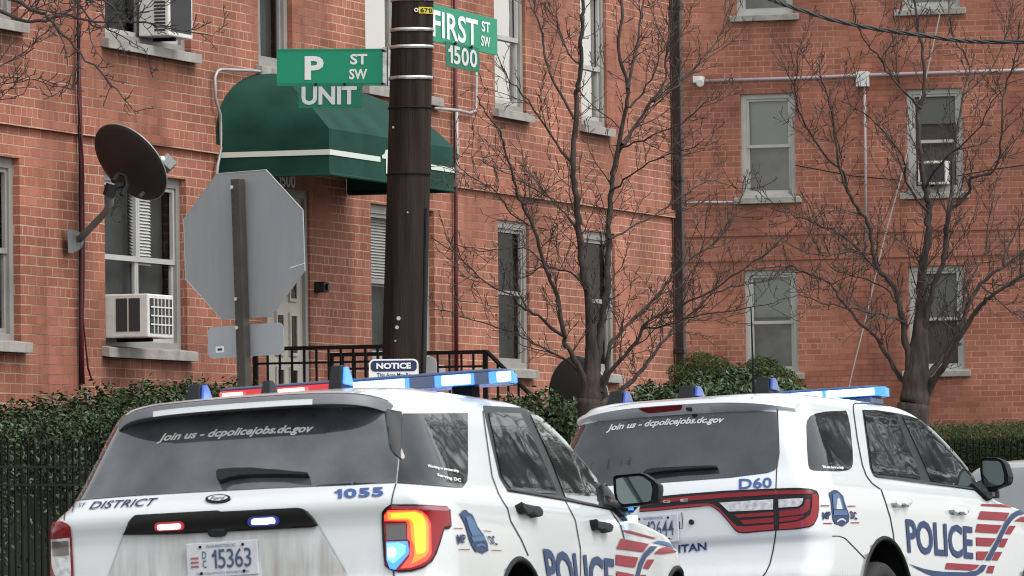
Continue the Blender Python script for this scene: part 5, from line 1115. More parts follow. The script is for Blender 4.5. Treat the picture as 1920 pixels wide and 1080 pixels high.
mb = MB(); mb.add([(ua + .02, -.01, zv - .03), (ub - .02, -.01, zv - .03), (ub - .02, -AD + .02, zv - .03), (ua + .02, -AD + .02, zv - .03)], [(0, 1, 2, 3)]); mb.build('lining', M['awning'], aw)

# ---- railings of the landing
def railing(label, u, out0, out1, top_z, floor_z, slope=None):
    t = empty('railing', mat=FM); tag(t, label, 'railing', 'railings beside the entrance steps')
    for (hw0, za_, zb__) in ((.02, top_z - .035, top_z), (.012, floor_z + .08, floor_z + .105), (.012, top_z - .16, top_z - .14)):
        mb_ = MB(); mb_.b2(u - hw0, u + hw0, -out1, -out0, za_, zb__); mb_.build('rail', M['black'], t)
    if slope:
        a_ = Vector((u, -out1, top_z - .018)); b_ = Vector((u, -out1 - slope[0], top_z - .018 - slope[1]))
        for dz_, r__ in ((0, .022), (.72, .014)):
            mb_ = MB(); mb_.tube([a_ - Vector((0, 0, dz_)), b_ - Vector((0, 0, dz_))], r__, 6); mb_.build('rail', M['black'], t)
    n_ = int((out1 - out0) / .115)
    for k in range(n_ + 1):
        q = MB(); d = out0 + .02 + (out1 - out0 - .04) * k / n_; r_ = .02 if k in (0, n_) else .009
        q.b2(u - r_, u + r_, -d - r_, -d + r_, floor_z, top_z - .036); q.build('post' if k in (0, n_) else 'baluster', M['black'], t)
    if slope:
        for k in range(1, 8):
            q = MB(); f = k / 8; d = out1 + slope[0] * f; zt = top_z - .03 - slope[1] * f; q.b2(u - .009, u + .009, -d - .009, -d + .009, zt - .8, zt - .01); q.build('baluster', M['black'], t)
    return t
rt1 = fw(475, 651)[1]; railing('black iron railing in front of the lower half of the entrance door', ru1, .0, 1.32, rt1, zl)
rt2 = fw(617, 662)[1]; railing('black iron railing running behind the utility pole and sloping down the steps', ru2, .0, 1.55, rt2, zl, (.80, .78))

# ---- black camera box by the door
p = fw(611, 538, .10); t = empty('door_camera', mat=FM @ Matrix.Translation((p[0], 0, p[1]))); tag(t, 'small black box fixed to the brick wall right of the entrance door', 'camera')
mb = MB(); mb.b2(-.05, .09, -.10, -.004, -.05, .05); mb.build('housing', M['black_plastic'], t, bevel=.008)
mb = MB(); mb.tube([(.02, -.10, 0), (.02, -.125, 0)], .032, 14); mb.build('lens', M['trim'], t)

# ---- air conditioners
def ac_unit(mtx, label, W, P, Hh, grid=True, louver=True):
    t = empty('air_conditioner', mat=mtx); tag(t, label, 'air conditioner', 'window air conditioners')
    mb_ = MB(); mb_.b2(0, W, -P, .06, 0, Hh); mb_.build('casing', M['ac'], t, bevel=.012)
    d_ = MB()
    if louver == 'holes':
        d_.b2(-.004, .01, -P * .80, -P * .52, Hh * .14, Hh * .90); d_.b2(-.004, .01, -P * .48, -P * .20, Hh * .14, Hh * .90)
    else:
        for k in range(11): d_.b2(-.004, .01, -P * .86, -P * .40, Hh * (.10 + .075 * k), Hh * (.145 + .075 * k))
    d_.build('side_vent', M['acdark'], t)
    f_ = MB(); f_.b2(W * .07, W * .93, -P - .004, -P + .01, Hh * .10, Hh * .90); f_.build('coil', M['acdark'], t)
    if grid:
        g_ = MB()
        for k in range(1, 6): g_.b2(W * (.07 + .86 * k / 6) - .005, W * (.07 + .86 * k / 6) + .005, -P - .012, -P - .004, Hh * .1, Hh * .9)
        for k in range(1, 4): g_.b2(W * .07, W * .93, -P - .014, -P - .0125, Hh * (.1 + .8 * k / 4) - .006, Hh * (.1 + .8 * k / 4) + .006)
        g_.build('grille', M['ac'], t)
    mb_ = MB(); mb_.b2(W * .4, W * .5, -P * .8, .02, -.03, -.002); mb_.build('support', M['black'], t)
    return t
zac = fw(230, 632, .2)[1]
uA = fw(277, 600, .36)[0]; uB = fw(325, 600, .36)[0]
ac_unit(FM @ Matrix.Translation((uA, -.002, zac)), 'white air conditioner with two square side vents in the window below the satellite dish', uB - uA, .36, .37, True, 'holes')
uA = fw(316, 30, .22)[0]; uB = fw(361, 40, .22)[0]; zA = fw(316, 66, .22)[1]
ac_unit(FM @ Matrix.Translation((uA, -.002, zA)), 'white air conditioner with side louvres in the upper window at the top of the picture', uB - uA, .22, .40, False, 'slats')
uA = rw(1722, 330, .12)[0]; uB = rw(1776, 330, .12)[0]; zA = rw(1740, 346, .12)[1]
ac_unit(RM @ Matrix.Translation((uA, -.002, zA)), 'white air conditioner in an upper window of the building behind the right street tree', uB - uA, .14, .34, False, 'slats')

# ---- satellite dishes
def dish(centre, normal, rad, label, name='satellite_dish', group='satellite dishes', up_hint=Vector((0, 0, 1)), rx=1.0):
    n = Vector(normal).normalized(); a = up_hint.cross(n).normalized(); b = n.cross(a)
    m_ = Matrix(((a.x, b.x, n.x, centre[0]), (a.y, b.y, n.y, centre[1]), (a.z, b.z, n.z, centre[2]), (0, 0, 0, 1)))
    t = empty(name, mat=m_); tag(t, label, 'satellite dish', group)
    mb_ = MB(); K, S = 10, 48; vs = []; fs = []
    for side in (0, 1):
        b0 = len(vs)
        for k in range(K + 1):
            r_ = rad * k / K
            for q in range(S): vs.append((r_ * rx * math.cos(2 * math.pi * q / S), r_ * math.sin(2 * math.pi * q / S), .16 * rad * (k / K) ** 2 - side * .008))
        for k in range(K):
            for q in range(S):
                f = (b0 + k * S + q, b0 + k * S + (q + 1) % S, b0 + (k + 1) * S + (q + 1) % S, b0 + (k + 1) * S + q); fs.append(f if side == 0 else f[::-1])
    for q in range(S): fs.append((K * S + q, K * S + (q + 1) % S, (K + 1) * S + K * S + (q + 1) % S, (K + 1) * S + K * S + q))
    mb_.add(vs, fs); mb_.build('reflector', M['dish'], t, smooth=True)
    mb_ = MB(); mb_.tube([(rad * rx * 1.003 * math.cos(2 * math.pi * q / S), rad * 1.003 * math.sin(2 * math.pi * q / S), .16 * rad) for q in range(S + 1)], .006, 6, False); mb_.build('rim', M['galv'], t, smooth=True)
    return t, m_
Yd = 52.4 + fw(145, 450)[0] * UD.y - .32
cpt = at(237, 311, Yd)
ds, dm = dish(cpt, (.58, .58, .57), .375, 'dark grey satellite dish on a bent arm fixed to the brick wall', up_hint=Vector((.62, .0, -.6)))
di = dm.inverted()
arm = [FM @ Vector((fw(147, 450, .07)[0], -.07, fw(147, 450, .07)[1])), at(165, 432, Yd + .10), at(198, 398, Yd - .10), at(206, 385, Yd - .16), at(208, 370, Yd - .20), at(208, 345, Yd - .20)]
mb = MB(); mb.tube([di @ p for p in arm], .030, 12); mb.build('arm', M['dish_grey'], ds, smooth=True)
mb = MB(); q = [di @ (FM @ Vector((fw(x, y, .06)[0], -.06, fw(x, y, .06)[1]))) for x, y in ((126, 429), (146, 436), (155, 446), (143, 466), (128, 474), (127, 452))]; 
mb.add(q + [v + (di.to_3x3() @ Vector((.03, .09, 0))) for v in q], [tuple(range(6)), tuple(reversed(range(6, 12)))] + [(i, 6 + i, 6 + (i + 1) % 6, (i + 1) % 6) for i in range(6)]); mb.build('wall_bracket', M['dish_grey'], ds)
mb = MB()
mb.tube([di @ at(203, 368, Yd - .22), di @ at(210, 346, Yd - .22)], .05, 10); mb.tube([di @ at(212, 340, Yd - .16), di @ at(222, 326, Yd - .10), di @ at(234, 330, Yd - .08), di @ at(238, 348, Yd - .12), di @ at(228, 366, Yd - .16)], .022, 8)
mb.tube([di @ at(210, 352, Yd - .20), di @ at(232, 345, Yd - .08)], .03, 8); mb.build('mount', M['black_plastic'], ds)
mb = MB(); mb.tube([di @ at(262, 368, Yd + .10), di @ at(290, 340, Yd + .2), di @ at(306, 322, Yd + .28)], .016, 8); mb.build('feed_arm', M['dish_grey'], ds)
mb = MB(); m3 = di.to_3x3(); c = di @ at(313, 307, Yd + .3); mb.box(c, (.09, .12, .11)); o = mb.build('feed_horn', M['dish_grey'], ds, bevel=.01)
mb = MB(); c2 = di @ at(299, 300, Yd + .26); mb.tube([c2 + (m3 @ Vector((.03, .02, 0))), c2], [.036, .032], 14); mb.build('cap', M['lnb'], o)
mb = MB(); cc = at(222, 402, Yd - .15); mb.tube([di @ (cc + Vector((.055 * math.cos(a_), 0, .065 * math.sin(a_)))) for a_ in [2 * math.pi * k / 24 for k in range(25)]], .004, 6); mb.tube([di @ at(226, 372, Yd - .17), di @ at(213, 388, Yd - .17), di @ at(200, 398, Yd - .12)], .005, 6); mb.build('cable_loop', M['wire'], ds)
cpt = at(1078, 752, 57.5)
d2, m2 = dish(cpt, (.55, .83, .10), .40, 'brown satellite dish half hidden by the trunk of the middle street tree', up_hint=Vector((0, 0, 1)), rx=.80)
mb = MB(); i2 = m2.inverted(); g = cpt.copy(); g.z = .28; mb.tube([i2 @ (cpt + Vector((0, .02, -.1))), i2 @ (cpt + Vector((.0, .06, -.6))), i2 @ g], .03, 8); mb.build('mast', M['dish_grey'], d2)

# ================================================================== POLE AND SIGNS
YP = 47.0
pt_, pb_ = at(773.5, 0, YP), at(757.5, 680, YP)
ax = (pt_ - pb_).normalized()
base = pb_ + ax * ((.1 - pb_.z) / ax.z); topp = pb_ + ax * ((9.6 - pb_.z) / ax.z)
po = empty('utility_pole', base); tag(po, 'dark wooden utility pole carrying the green street name signs', 'pole')
def pole_r(z): return .1635 - .0036 * (z - 2)
mb = MB(); nz_, S = 60, 28; vs = []
for k in range(nz_ + 1):
    c = base + (topp - base) * (k / nz_)
    for q in range(S):
        a_ = 2 * math.pi * q / S; r_ = pole_r(c.z) * (1 + .012 * math.sin(a_ * 5 + k * .05) + .006 * math.sin(a_ * 11))
        vs.append((c.x - base.x + r_ * math.cos(a_), c.y - base.y + r_ * math.sin(a_), c.z - base.z))
mb.add(vs, [(k * S + q, k * S + (q + 1) % S, (k + 1) * S + (q + 1) % S, (k + 1) * S + q) for k in range(nz_) for q in range(S)] + [tuple(nz_ * S + q for q in range(S))])
mb.build('shaft', M['pole'], po, smooth=True)
def pole_c(py):
    p = at(773.5 - 16 * py / 680, py, YP); return p - base
def band(name, py, h_, m, grow=.003):
    c = pole_c(py); r_ = pole_r((c + base).z) * 1.012 + grow; q = MB(); vs = []
    for z in (-h_ / 2, h_ / 2):
        for k in range(S): vs.append((c.x + r_ * math.cos(2 * math.pi * k / S), c.y + r_ * math.sin(2 * math.pi * k / S), c.z + z))
    q.add(vs, [(k, (k + 1) % S, S + (k + 1) % S, S + k) for k in range(S)]); o = q.build(name, M[m], po, smooth=True)
    md_ = o.modifiers.new('t', 'SOLIDIFY'); md_.thickness = .004; md_.offset = 1
for py in (57, 89, 147): band('steel_band', py, .026, 'steel')
for py in (0, 203, 327): band('wire_ring', py, .012, 'black')
band('steel_band', 1, .02, 'steel')
mb = MB(); mb.tube([pole_c(392) + Vector((.142, -.085, 0)), pole_c(560) + Vector((.143, -.087, 0)), pole_c(700) + Vector((.144, -.088, 0)), pole_c(700) + Vector((.144, -.088, -1.7))], .016, 8); mb.build('cable_guard', M['black_plastic'], po)
for px, py, r_ in ((748, 598, .018), (745, 615, .016), (742, 640, .008), (738, 240, .01), (765, 400, .008)):
    c = pole_c(py); x = (at(px, py, YP) - base).x; dx = x - c.x; y = c.y - math.sqrt(max(0, pole_r((c + base).z) ** 2 - dx * dx)) - .004
    q = MB(); q.tube([(x, y + .006, c.z), (x, y - .004, c.z)], [r_, r_ * .8], 10); q.build('staple', M['galv'], po)
# yellow number tag wrapped on the pole
tg = MB(); c = pole_c(22); vs = []; Rr = pole_r((c + base).z) * 1.02 + .004
tg_a = [math.radians(-90 + 18 + 52 * k / 10) for k in range(11)]
for a_ in tg_a:
    for z in (-.024, .024): vs.append((c.x + Rr * math.cos(a_), c.y + Rr * math.sin(a_), c.z + z))
tg.add(vs, [(2 * k, 2 * k + 2, 2 * k + 3, 2 * k + 1) for k in range(10)]); to_ = tg.build('number_tag', M['tagyellow'], po, smooth=True)
v, f = norm_text('6713', .02)
mb = MB(); mb.add([(c.x + (Rr + .003) * math.cos(tg_a[0] + .08 + u * .72), c.y + (Rr + .003) * math.sin(tg_a[0] + .08 + u * .72), c.z - .016 + q * .032) for u, q in v], f); link('tag_number', mb.mesh(), M['black'], to_)
mb = MB(); a_ = tg_a[0] - .12; mb.tube([(c.x + (Rr + .003) * math.cos(a_) + .012 * math.cos(k), c.y + (Rr + .003) * math.sin(a_), c.z + .012 * math.sin(k)) for k in [2 * math.pi * i / 12 for i in range(13)]], .004, 6); mb.build('tag_eyelet', M['signwhite'], to_)

def panel(name, quad, th, m, parent, inv):
    """flat plate from 4 world corners (ll, lr, ur, ul) with thickness behind"""
    ll, lr, ur, ul = [inv @ Vector(p) for p in quad]; n = (lr - ll).cross(ul - ll).normalized()
    mb_ = MB(); q = [ll, lr, ur, ul]; mb_.add(q + [p - n * th for p in q], [(0, 1, 2, 3), (7, 6, 5, 4), (0, 4, 5, 1), (1, 5, 6, 2), (2, 6, 7, 3), (3, 7, 4, 0)])
    return mb_.build(name, M[m], parent, bevel=.002), (ll, (lr - ll), (ul - ll), n)
def ptext(body, m, fr, u0_, u1_, v0_, v1_, parent, bold=.03, name='lettering', spacing=1.0):
    ll, ex__, ey__, n = fr; vv, ff = norm_text(body, bold, 0, spacing)
    mb_ = MB(); mb_.add([ll + ex__ * (u0_ + (u1_ - u0_) * u) + ey__ * (v0_ + (v1_ - v0_) * q) + n * .004 for u, q in vv], ff); return link(name, mb_.mesh(), M[m], parent)
# P ST SW
def street_sign(label, frame_pts, dirv, L, Z0, Z1, start):
    pass
dP = Vector((-math.cos(PHI), math.sin(PHI), 0))
s0 = at(735, 125, YP)
def along(px, py, origin, d):
    """point on the vertical plane through origin along d, seen at px, py"""
    nrm = d.cross(Vector((0, 0, 1))); r_ = ray(px, py); t = (origin - EYE).dot(nrm) / r_.dot(nrm); return EYE + r_ * t
sg = empty('street_sign', s0); tag(sg, 'green street name sign reading P ST SW with a small UNIT plate below', 'street sign', 'street name signs on the pole'); si = Matrix.Translation(-s0)
q = [along(x, y, s0, dP) for x, y in ((519, 161), (718, 160.5), (718.5, 91), (519, 91.5))]
o, fr = panel('blade', q, .012, 'green', sg, si)
ptext('P', 'signwhite', fr, .265, .445, .16, .80, o, .035); ptext('ST', 'signwhite', fr, .695, .855, .57, .85, o, .03); ptext('SW', 'signwhite', fr, .685, .855, .17, .45, o, .03)
mb = MB(); ll, ex__, ey__, n = fr
for v0_ in (.055, .945): mb.add([ll + ex__ * 0 + ey__ * (v0_ - .008) + n * .003, ll + ex__ + ey__ * (v0_ - .008) + n * .003, ll + ex__ + ey__ * (v0_ + .008) + n * .003, ll + ey__ * (v0_ + .008) + n * .003], [(0, 1, 2, 3)])
mb.build('border_line', M['green_dark'], o)
q = [along(x, y, s0 - Vector((0, .015, 0)), dP) for x, y in ((559.5, 203), (678.5, 202), (678.5, 155), (560, 156))]
o2, fr2 = panel('sub_plate', q, .006, 'green_dark', sg, si); ptext('UNIT', 'signgrey', fr2, .05, .92, .14, .86, o2, .035)
q = [along(x, y, s0, dP) for x, y in ((717, 161), (737, 161), (737, 88), (717, 88))]; o, fr3 = panel('sign_bracket', q, .03, 'steel', sg, si)
mb = MB(); ll, ex__, ey__, n = fr3; mb.add([ll + ex__ * .42 + n * .004, ll + ex__ * .5 + n * .004, ll + ex__ * .5 + ey__ + n * .004, ll + ex__ * .42 + ey__ + n * .004], [(0, 1, 2, 3)]); mb.build('bracket_slot', M['acdark'], o)
for x, y in ((718, 95), (717, 157), (592, 158), (646, 158)):
    p = si @ along(x, y, s0 - Vector((0, .012, 0)), dP); q_ = MB(); q_.tube([p, p + Vector((0, -.02, 0))], .010, 8); q_.build('bolt', M['black'], sg)
# FIRST ST SW
dF = UD
s1 = at(806, 60, YP - .05)
sg = empty('street_sign', s1); tag(sg, 'green street name sign reading FIRST ST SW with a small 1500 plate below', 'street sign', 'street name signs on the pole'); si = Matrix.Translation(-s1)
q = [along(x, y, s1, dF) for x, y in ((806, 76), (933, 104), (935, 36.5), (806, 6))]
# square the blade: same height at both ends
q[2] = Vector((q[1].x, q[1].y, q[2].z)); q[3] = Vector((q[0].x, q[0].y, q[3].z))
o, fr = panel('blade', q, .012, 'green', sg, si)
ptext('FIRST', 'signwhite', fr, .035, .70, .135, .845, o, .02); ptext('ST', 'signwhite', fr, .755, .885, .57, .85, o, .025); ptext('SW', 'signwhite', fr, .745, .885, .17, .45, o, .025)
q = [along(x, y, s1 + OUT * .02, dF) for x, y in ((837, 124.5), (899, 136), (900.5, 90), (838, 77))]; q[2] = Vector((q[1].x, q[1].y, q[2].z)); q[3] = Vector((q[0].x, q[0].y, q[3].z))
o2, fr2 = panel('sub_plate', q, .006, 'green_dark', sg, si); ptext('1500', 'signgrey', fr2, .05, .92, .16, .86, o2, .02)
for x, y in ((853, 82), (883, 89)):
    p = si @ along(x, y, s1 + OUT * .03, dF); q_ = MB(); q_.tube([p, p + Vector((.005, -.02, 0))], .011, 8); q_.build('bolt', M['black'], sg)
mb = MB(); p = pole_c(57) + base - s1; mb.tube([p + Vector((.10, -.06, 0)), Vector((.0, .02, p.z))], .02, 8); p = pole_c(89) + base - s1; mb.tube([p + Vector((.10, -.06, 0)), Vector((.0, .02, p.z))], .02, 8); mb.build('sign_bracket', M['steel'], sg)
# NOTICE sign
yN = YP - .19; s2 = at(739, 705, yN)
ns_ = empty('notice_sign', s2); tag(ns_, 'white sign headed NOTICE on dark blue, fixed to the utility pole', 'sign'); si = Matrix.Translation(-s2)
def rrect(x0, y0, x1, y1, r_, n=6):
    o = []
    for cx_, cy_, a0 in ((x1 - r_, y0 + r_, -90), (x1 - r_, y1 - r_, 0), (x0 + r_, y1 - r_, 90), (x0 + r_, y0 + r_, 180)):
        for k in range(n + 1): a_ = math.radians(a0 + 90 * k / n); o.append((cx_ + r_ * math.cos(a_), cy_ + r_ * math.sin(a_)))
    return o
p00 = si @ at(693, 790, yN); p11 = si @ at(784.5, 672.5, yN); W, Hh = p11.x - p00.x, p11.z - p00.z
def npanel(name, u0_, v0_, u1_, v1_, r_, m, dy, th, parent):
    mb_ = MB(); mb_.prism(rrect(p00.x + u0_ * W, p00.z + v0_ * Hh, p00.x + u1_ * W, p00.z + v1_ * Hh, r_), lambda a, b, k: (a, dy + (0 if k == 0 else th), b)); return mb_.build(name, M[m], parent)
fb = npanel('face', 0, 0, 1, 1, .04, 'signwhite', 0, .004, ns_)
npanel('header', .035, .80, .965, .975, .030, 'navy', -.003, .002, fb)
flat_text('lettering', 'NOTICE', M['signwhite'], fb, (p00.x + .15 * W, -.004, p00.z + .842 * Hh), (1, 0, 0), (0, 0, 1), .70 * W, .095 * Hh, bold=.045)
for i, ln in enumerate(('This Area May Be', 'Monitored By', 'Video Cameras')):
    flat_text('lettering', ln, M['navy'], fb, (p00.x + .16 * W, -.001, p00.z + (.715 - .12 * i) * Hh), (1, 0, 0), (0, 0, 1), .68 * W, .060 * Hh, bold=.01)
mb = MB(); mb.tube([(p11.x - .02, .02, p11.z - .16), (p11.x + .07, .10, p11.z - .16)], .012, 8); mb.build('strap', M['steel'], ns_)
# small grey box behind the pole
bx = at(800, 690, YP + .05); t = empty('meter_box', bx); tag(t, 'rounded grey box on the right side of the utility pole', 'box')
mb = MB(); mb.prism(rrect(-.07, -.12, .075, .085, .05), lambda a, b, k: (a, .1 * k, b)); mb.build('housing', M['sign_back'], t, bevel=.006)
mb = MB(); mb.b2(-.06, .0, .02, .06, .045, .07); mb.build('clamp', M['steel'], t)

# ---- stop sign seen from behind
YS = 40.0
scn_l = R(-2.0)
oc = at(457, 459, YS)
e1 = Vector((math.cos(R(33)), -math.sin(R(33)), 0)); e3 = Vector((math.sin(R(33)), math.cos(R(33)), 0)); e2 = Vector((0, 0, 1))
rotm = Matrix.Rotation(R(-1.6), 3, e3)
e1 = rotm @ e1; e2 = rotm @ e2
sm_ = Matrix(((e1.x, e3.x, e2.x, oc.x), (e1.y, e3.y, e2.y, oc.y), (e1.z, e3.z, e2.z, oc.z), (0, 0, 0, 1)))
ss = empty('stop_sign', mat=sm_); tag(ss, 'grey back of an eight-sided road sign on a brown perforated post', 'road sign')
r8 = .457 / math.cos(math.pi / 8); oct_ = [(r8 * math.cos(math.pi / 8 + math.pi / 4 * k), r8 * math.sin(math.pi / 8 + math.pi / 4 * k)) for k in range(8)]
mb = MB(); mb.prism(oct_, lambda a, b, k: (a, .004 * k, b)); o = mb.build('sign_plate', M['sign_back'], ss)
mb = MB(); pts = [(a, .002, b) for a, b in oct_]; mb.tube(pts + [pts[0]], .0045, 6, False); mb.build('edge', M['galv'], o)
mb = MB(); mb.prism([(.34, -.17), (.46, -.145), (.46, -.141), (.36, -.160)], lambda a, b, k: (a, -.002 - .001 * k, b)); mb.build('scratch', M['signwhite'], o)
mb = MB(); mb.prism(rrect(-.30, -.70, .28, -.50, .04), lambda a, b, k: (a, .004 * k, b)); o2 = mb.build('lower_plate', M['sign_back2'], ss)
mb = MB(); mb.b2(-.24, -.175, -.003, -.001, -.665, -.625); o3 = mb.build('sticker', M['signwhite'], o2); mb = MB(); mb.b2(-.225, -.19, -.005, -.0035, -.652, -.638); mb.build('sticker_print', M['acdark'], o3)
# perforated post: square tube with punched holes
pm = MB(); hw_ = .032; ztop, zbot = .41, -2.45
pm.b2(-hw_, hw_, -.075, -.012, zbot, ztop); pos = pm.build('post', M['post'], ss, bevel=.004)
hm = MB(); k = ztop - .03
while k > -1.2:
    hm.tube([(-hw_ + .013, -.0758, k), (-hw_ + .013, -.070, k)], .0072, 8); k -= .0508
hm.build('hole', M['acdark'], pos)
for z in (.36, -.34, -.52):
    q_ = MB(); q_.tube([(-hw_ + .013, -.083, z), (-hw_ + .013, -.075, z)], .012, 8); q_.build('bolt', M['steel'], pos)

# ================================================================== TREES
def grow(mb, pts, rads, rnd, step, ln, lvl, upb=.35, sides=4, spread=(30, 70), rmin=.0029):
    """side shoots along a limb, each with its own shoots"""
    acc = rnd.random() * step; tot = sum((pts[i + 1] - pts[i]).length for i in range(len(pts) - 1)); run = 0
    for i in range(len(pts) - 1):
        a, b = pts[i], pts[i + 1]; L_ = (b - a).length; d = (b - a).normalized()
        while acc < L_:
            f = acc / L_; p = a + (b - a) * f; pr = rads[i] * (1 - f) + rads[i + 1] * f; g = (run + acc) / max(tot, 1e-3)
            acc += step * (.5 + rnd.random())
            if g < .12 and lvl == 2: continue
            ang = math.radians(rnd.uniform(*spread)); ax_ = d.orthogonal().normalized(); ax_.rotate(Matrix.Rotation(rnd.random() * 6.283, 3, d))
            v = d * math.cos(ang) + ax_ * math.sin(ang); v = (v + Vector((0, 0, upb * rnd.random()))).normalized()
            l_ = ln * (.35 + .9 * rnd.random()) * (1 - .45 * g); n_ = 5 if lvl else 4; q = [p]; cur = v
            for k in range(n_):
                cur = (cur + Vector((rnd.uniform(-.28, .28), rnd.uniform(-.28, .28), rnd.uniform(-.12, .30)))).normalized(); q.append(q[-1] + cur * (l_ / n_))
            r0_ = min(pr * .62, rmin + .0060 * l_); rr = [max(rmin, r0_ * (1 - .72 * k / n_)) for k in range(n_ + 1)]
            mb.tube(q, rr, sides if r0_ > .007 else 3, False)
            if lvl > 0: grow(mb, q, rr, rnd, step * (.70 if lvl == 2 else .85), max(.07, l_ * .42), lvl - 1, upb, 3, spread, rmin)
        acc -= L_; run += L_
def spline(p, n):
    out = []
    for i in range(len(p) - 1):
        a, b, c, d = p[max(i - 1, 0)], p[i], p[i + 1], p[min(i + 2, len(p) - 1)]
        for k in range(n):
            t = k / n; out.append(.5 * ((2 * b) + (c - a) * t + (2 * a - 5 * b + 4 * c - d) * t * t + (3 * b - a - 3 * c + d) * t ** 3))
    return out + [p[-1]]
def tree(name, label, Y, trunk, limbs, seed, group, step=.17, ln=.55, bark='bark', extra=0, gz=.1):
    """trunk: list of (px, py, radius); limbs: (list of (px, py), r0, r1, depth drift)"""
    rnd = random.Random(seed); tp = [at(x, y, Y) for x, y, _ in trunk]; base = tp[0].copy(); base.z = gz
    t = empty(name, base); tag(t, label, 'tree', group)
    tm = MB(); q = [base - Vector((0, 0, .15))] + tp; rr = [trunk[0][2] * 1.35] + [r_ for _, _, r_ in trunk]
    q2 = spline(q, 5); r2 = np.interp(np.linspace(0, len(q) - 1, len(q2)), range(len(q)), rr)
    r2 = [r_ * (1 + .05 * math.sin(i * 1.3)) for i, r_ in enumerate(r2)]
    tm.tube([p - base for p in q2], list(r2), 18); tm.build('trunk', M[bark], t, smooth=True)
    bm_, tw = MB(), MB()
    for pts, ra, rb, dy in limbs:
        n_ = len(pts); w3 = [at(x, y, Y + dy * (i / max(1, n_ - 1)) ** 1.1) - base for i, (x, y) in enumerate(pts)]
        q = spline(w3, 4); m_ = len(q)
        rr = [(ra + (rb - ra) * (k / (m_ - 1)) ** .50) * .66 * (1 + .10 * math.sin(k * 2.1 + ra * 99)) for k in range(m_)]
        q = [p + Vector((rnd.uniform(-1, 1), rnd.uniform(-1, 1), rnd.uniform(-1, 1))) * .012 for p in q]
        bm_.tube(q, rr, 8 if ra > .02 else 6, False); grow(tw, q, rr, rnd, step, ln, 2)
    bm_.build('limbs', M[bark], t, smooth=True)
    o = tw.build('twigs', M['twig' if bark == 'bark' else bark], t)
    return t
def c3(ox, oy, pts): return crop(ox, oy, 3.0, pts)
TG = 'bare street trees along the pavement'
tree('street_tree', 'bare tree with several upright stems between the utility pole and the D60 patrol car', 55.0, [(1106, 790, .104), (1107, 752, .098), (1108, 715, .082), (1110, 670, .062), (1107, 620, .045)], [
    ([(1108, 730), (1110, 693), (1107, 593), (1100, 547), (1092, 500), (1085, 427), (1083, 380), (1075, 333), (1077, 267), (1080, 187), (1085, 160), (1090, 100), (1090, 67), (1093, 20), (1090, -40)], .075, .022, -.5),
    ([(1112, 735), (1120, 677), (1127, 610), (1137, 560), (1140, 493), (1142, 427), (1147, 360), (1147, 333), (1160, 283), (1173, 200), (1175, 160), (1160, 93), (1167, 33), (1163, -30)], .068, .018, .4),
    ([(1175, 165), (1190, 100), (1203, 33), (1208, -20)], .024, .012, .6), ([(1165, 275), (1177, 262), (1213, 200), (1243, 160), (1250, 110), (1258, 50), (1262, -10)], .030, .010, .9),
    ([(1175, 202), (1190, 190), (1220, 150), (1243, 93), (1255, 60)], .020, .008, .3), ([(1160, 283), (1175, 274), (1243, 247), (1287, 223), (1320, 193)], .020, .006, -.6),
    ([(1228, 190), (1270, 160), (1320, 107), (1350, 63), (1365, 20), (1372, -20)], .018, .007, 1.2),
    ([(1100, 725), (1093, 707), (1070, 660), (1057, 633), (1043, 547), (1023, 503), (1000, 427), (985, 397), (970, 361), (956, 315), (944, 264), (934, 243), (912, 211), (893, 182)], .052, .008, -1.1),
    ([(1057, 632), (1010, 593), (980, 577), (960, 555), (897, 520), (863, 483), (807, 443)], .028, .006, -.8), ([(1095, 712), (1077, 687), (1033, 660), (1000, 643), (960, 624), (913, 607), (857, 590), (807, 577)], .026, .005, -.5),
    ([(1125, 735), (1140, 680), (1147, 643), (1173, 613), (1227, 560), (1253, 527), (1293, 487), (1343, 450), (1373, 410), (1390, 367), (1398, 330)], .042, .007, .8),
    ([(1132, 730), (1147, 690), (1193, 640), (1213, 607), (1277, 573), (1343, 540), (1393, 503), (1440, 473), (1495, 420)], .040, .006, -.6),
    ([(1120, 760), (1150, 742), (1187, 713), (1213, 680), (1233, 653), (1260, 620), (1297, 587), (1337, 550), (1400, 530)], .050, .008, 1.0), ([(1205, 618), (1260, 607), (1310, 590), (1377, 580), (1450, 568)], .018, .005, -.9),
    ([(1076, 315), (1043, 267), (1003, 207), (977, 173), (955, 150), (930, 100)], .022, .006, -.4), ([(1078, 225), (1050, 173), (1023, 113), (1018, 67), (1003, 20), (1000, -20)], .022, .010, .5),
    ([(1085, 440), (1060, 400), (1030, 370), (1000, 355), (960, 330), (900, 300)], .018, .005, .9), ([(1147, 360), (1180, 330), (1230, 300), (1270, 285), (1310, 270)], .018, .005, -1.2),
    ([(1100, 540), (1070, 510), (1030, 500), (990, 470), (950, 465), (900, 470), (850, 455)], .018, .005, 1.3), ([(1142, 450), (1180, 430), (1240, 395), (1290, 360), (1330, 340), (1380, 350)], .018, .005, 1.4),
    ([(1000, 427), (960, 400), (930, 360), (880, 330), (850, 300)], .014, .005, -1.6), ([(1088, 120), (1060, 90), (1045, 40), (1040, -10)], .016, .007, .8)], 11, TG, .12, .68)
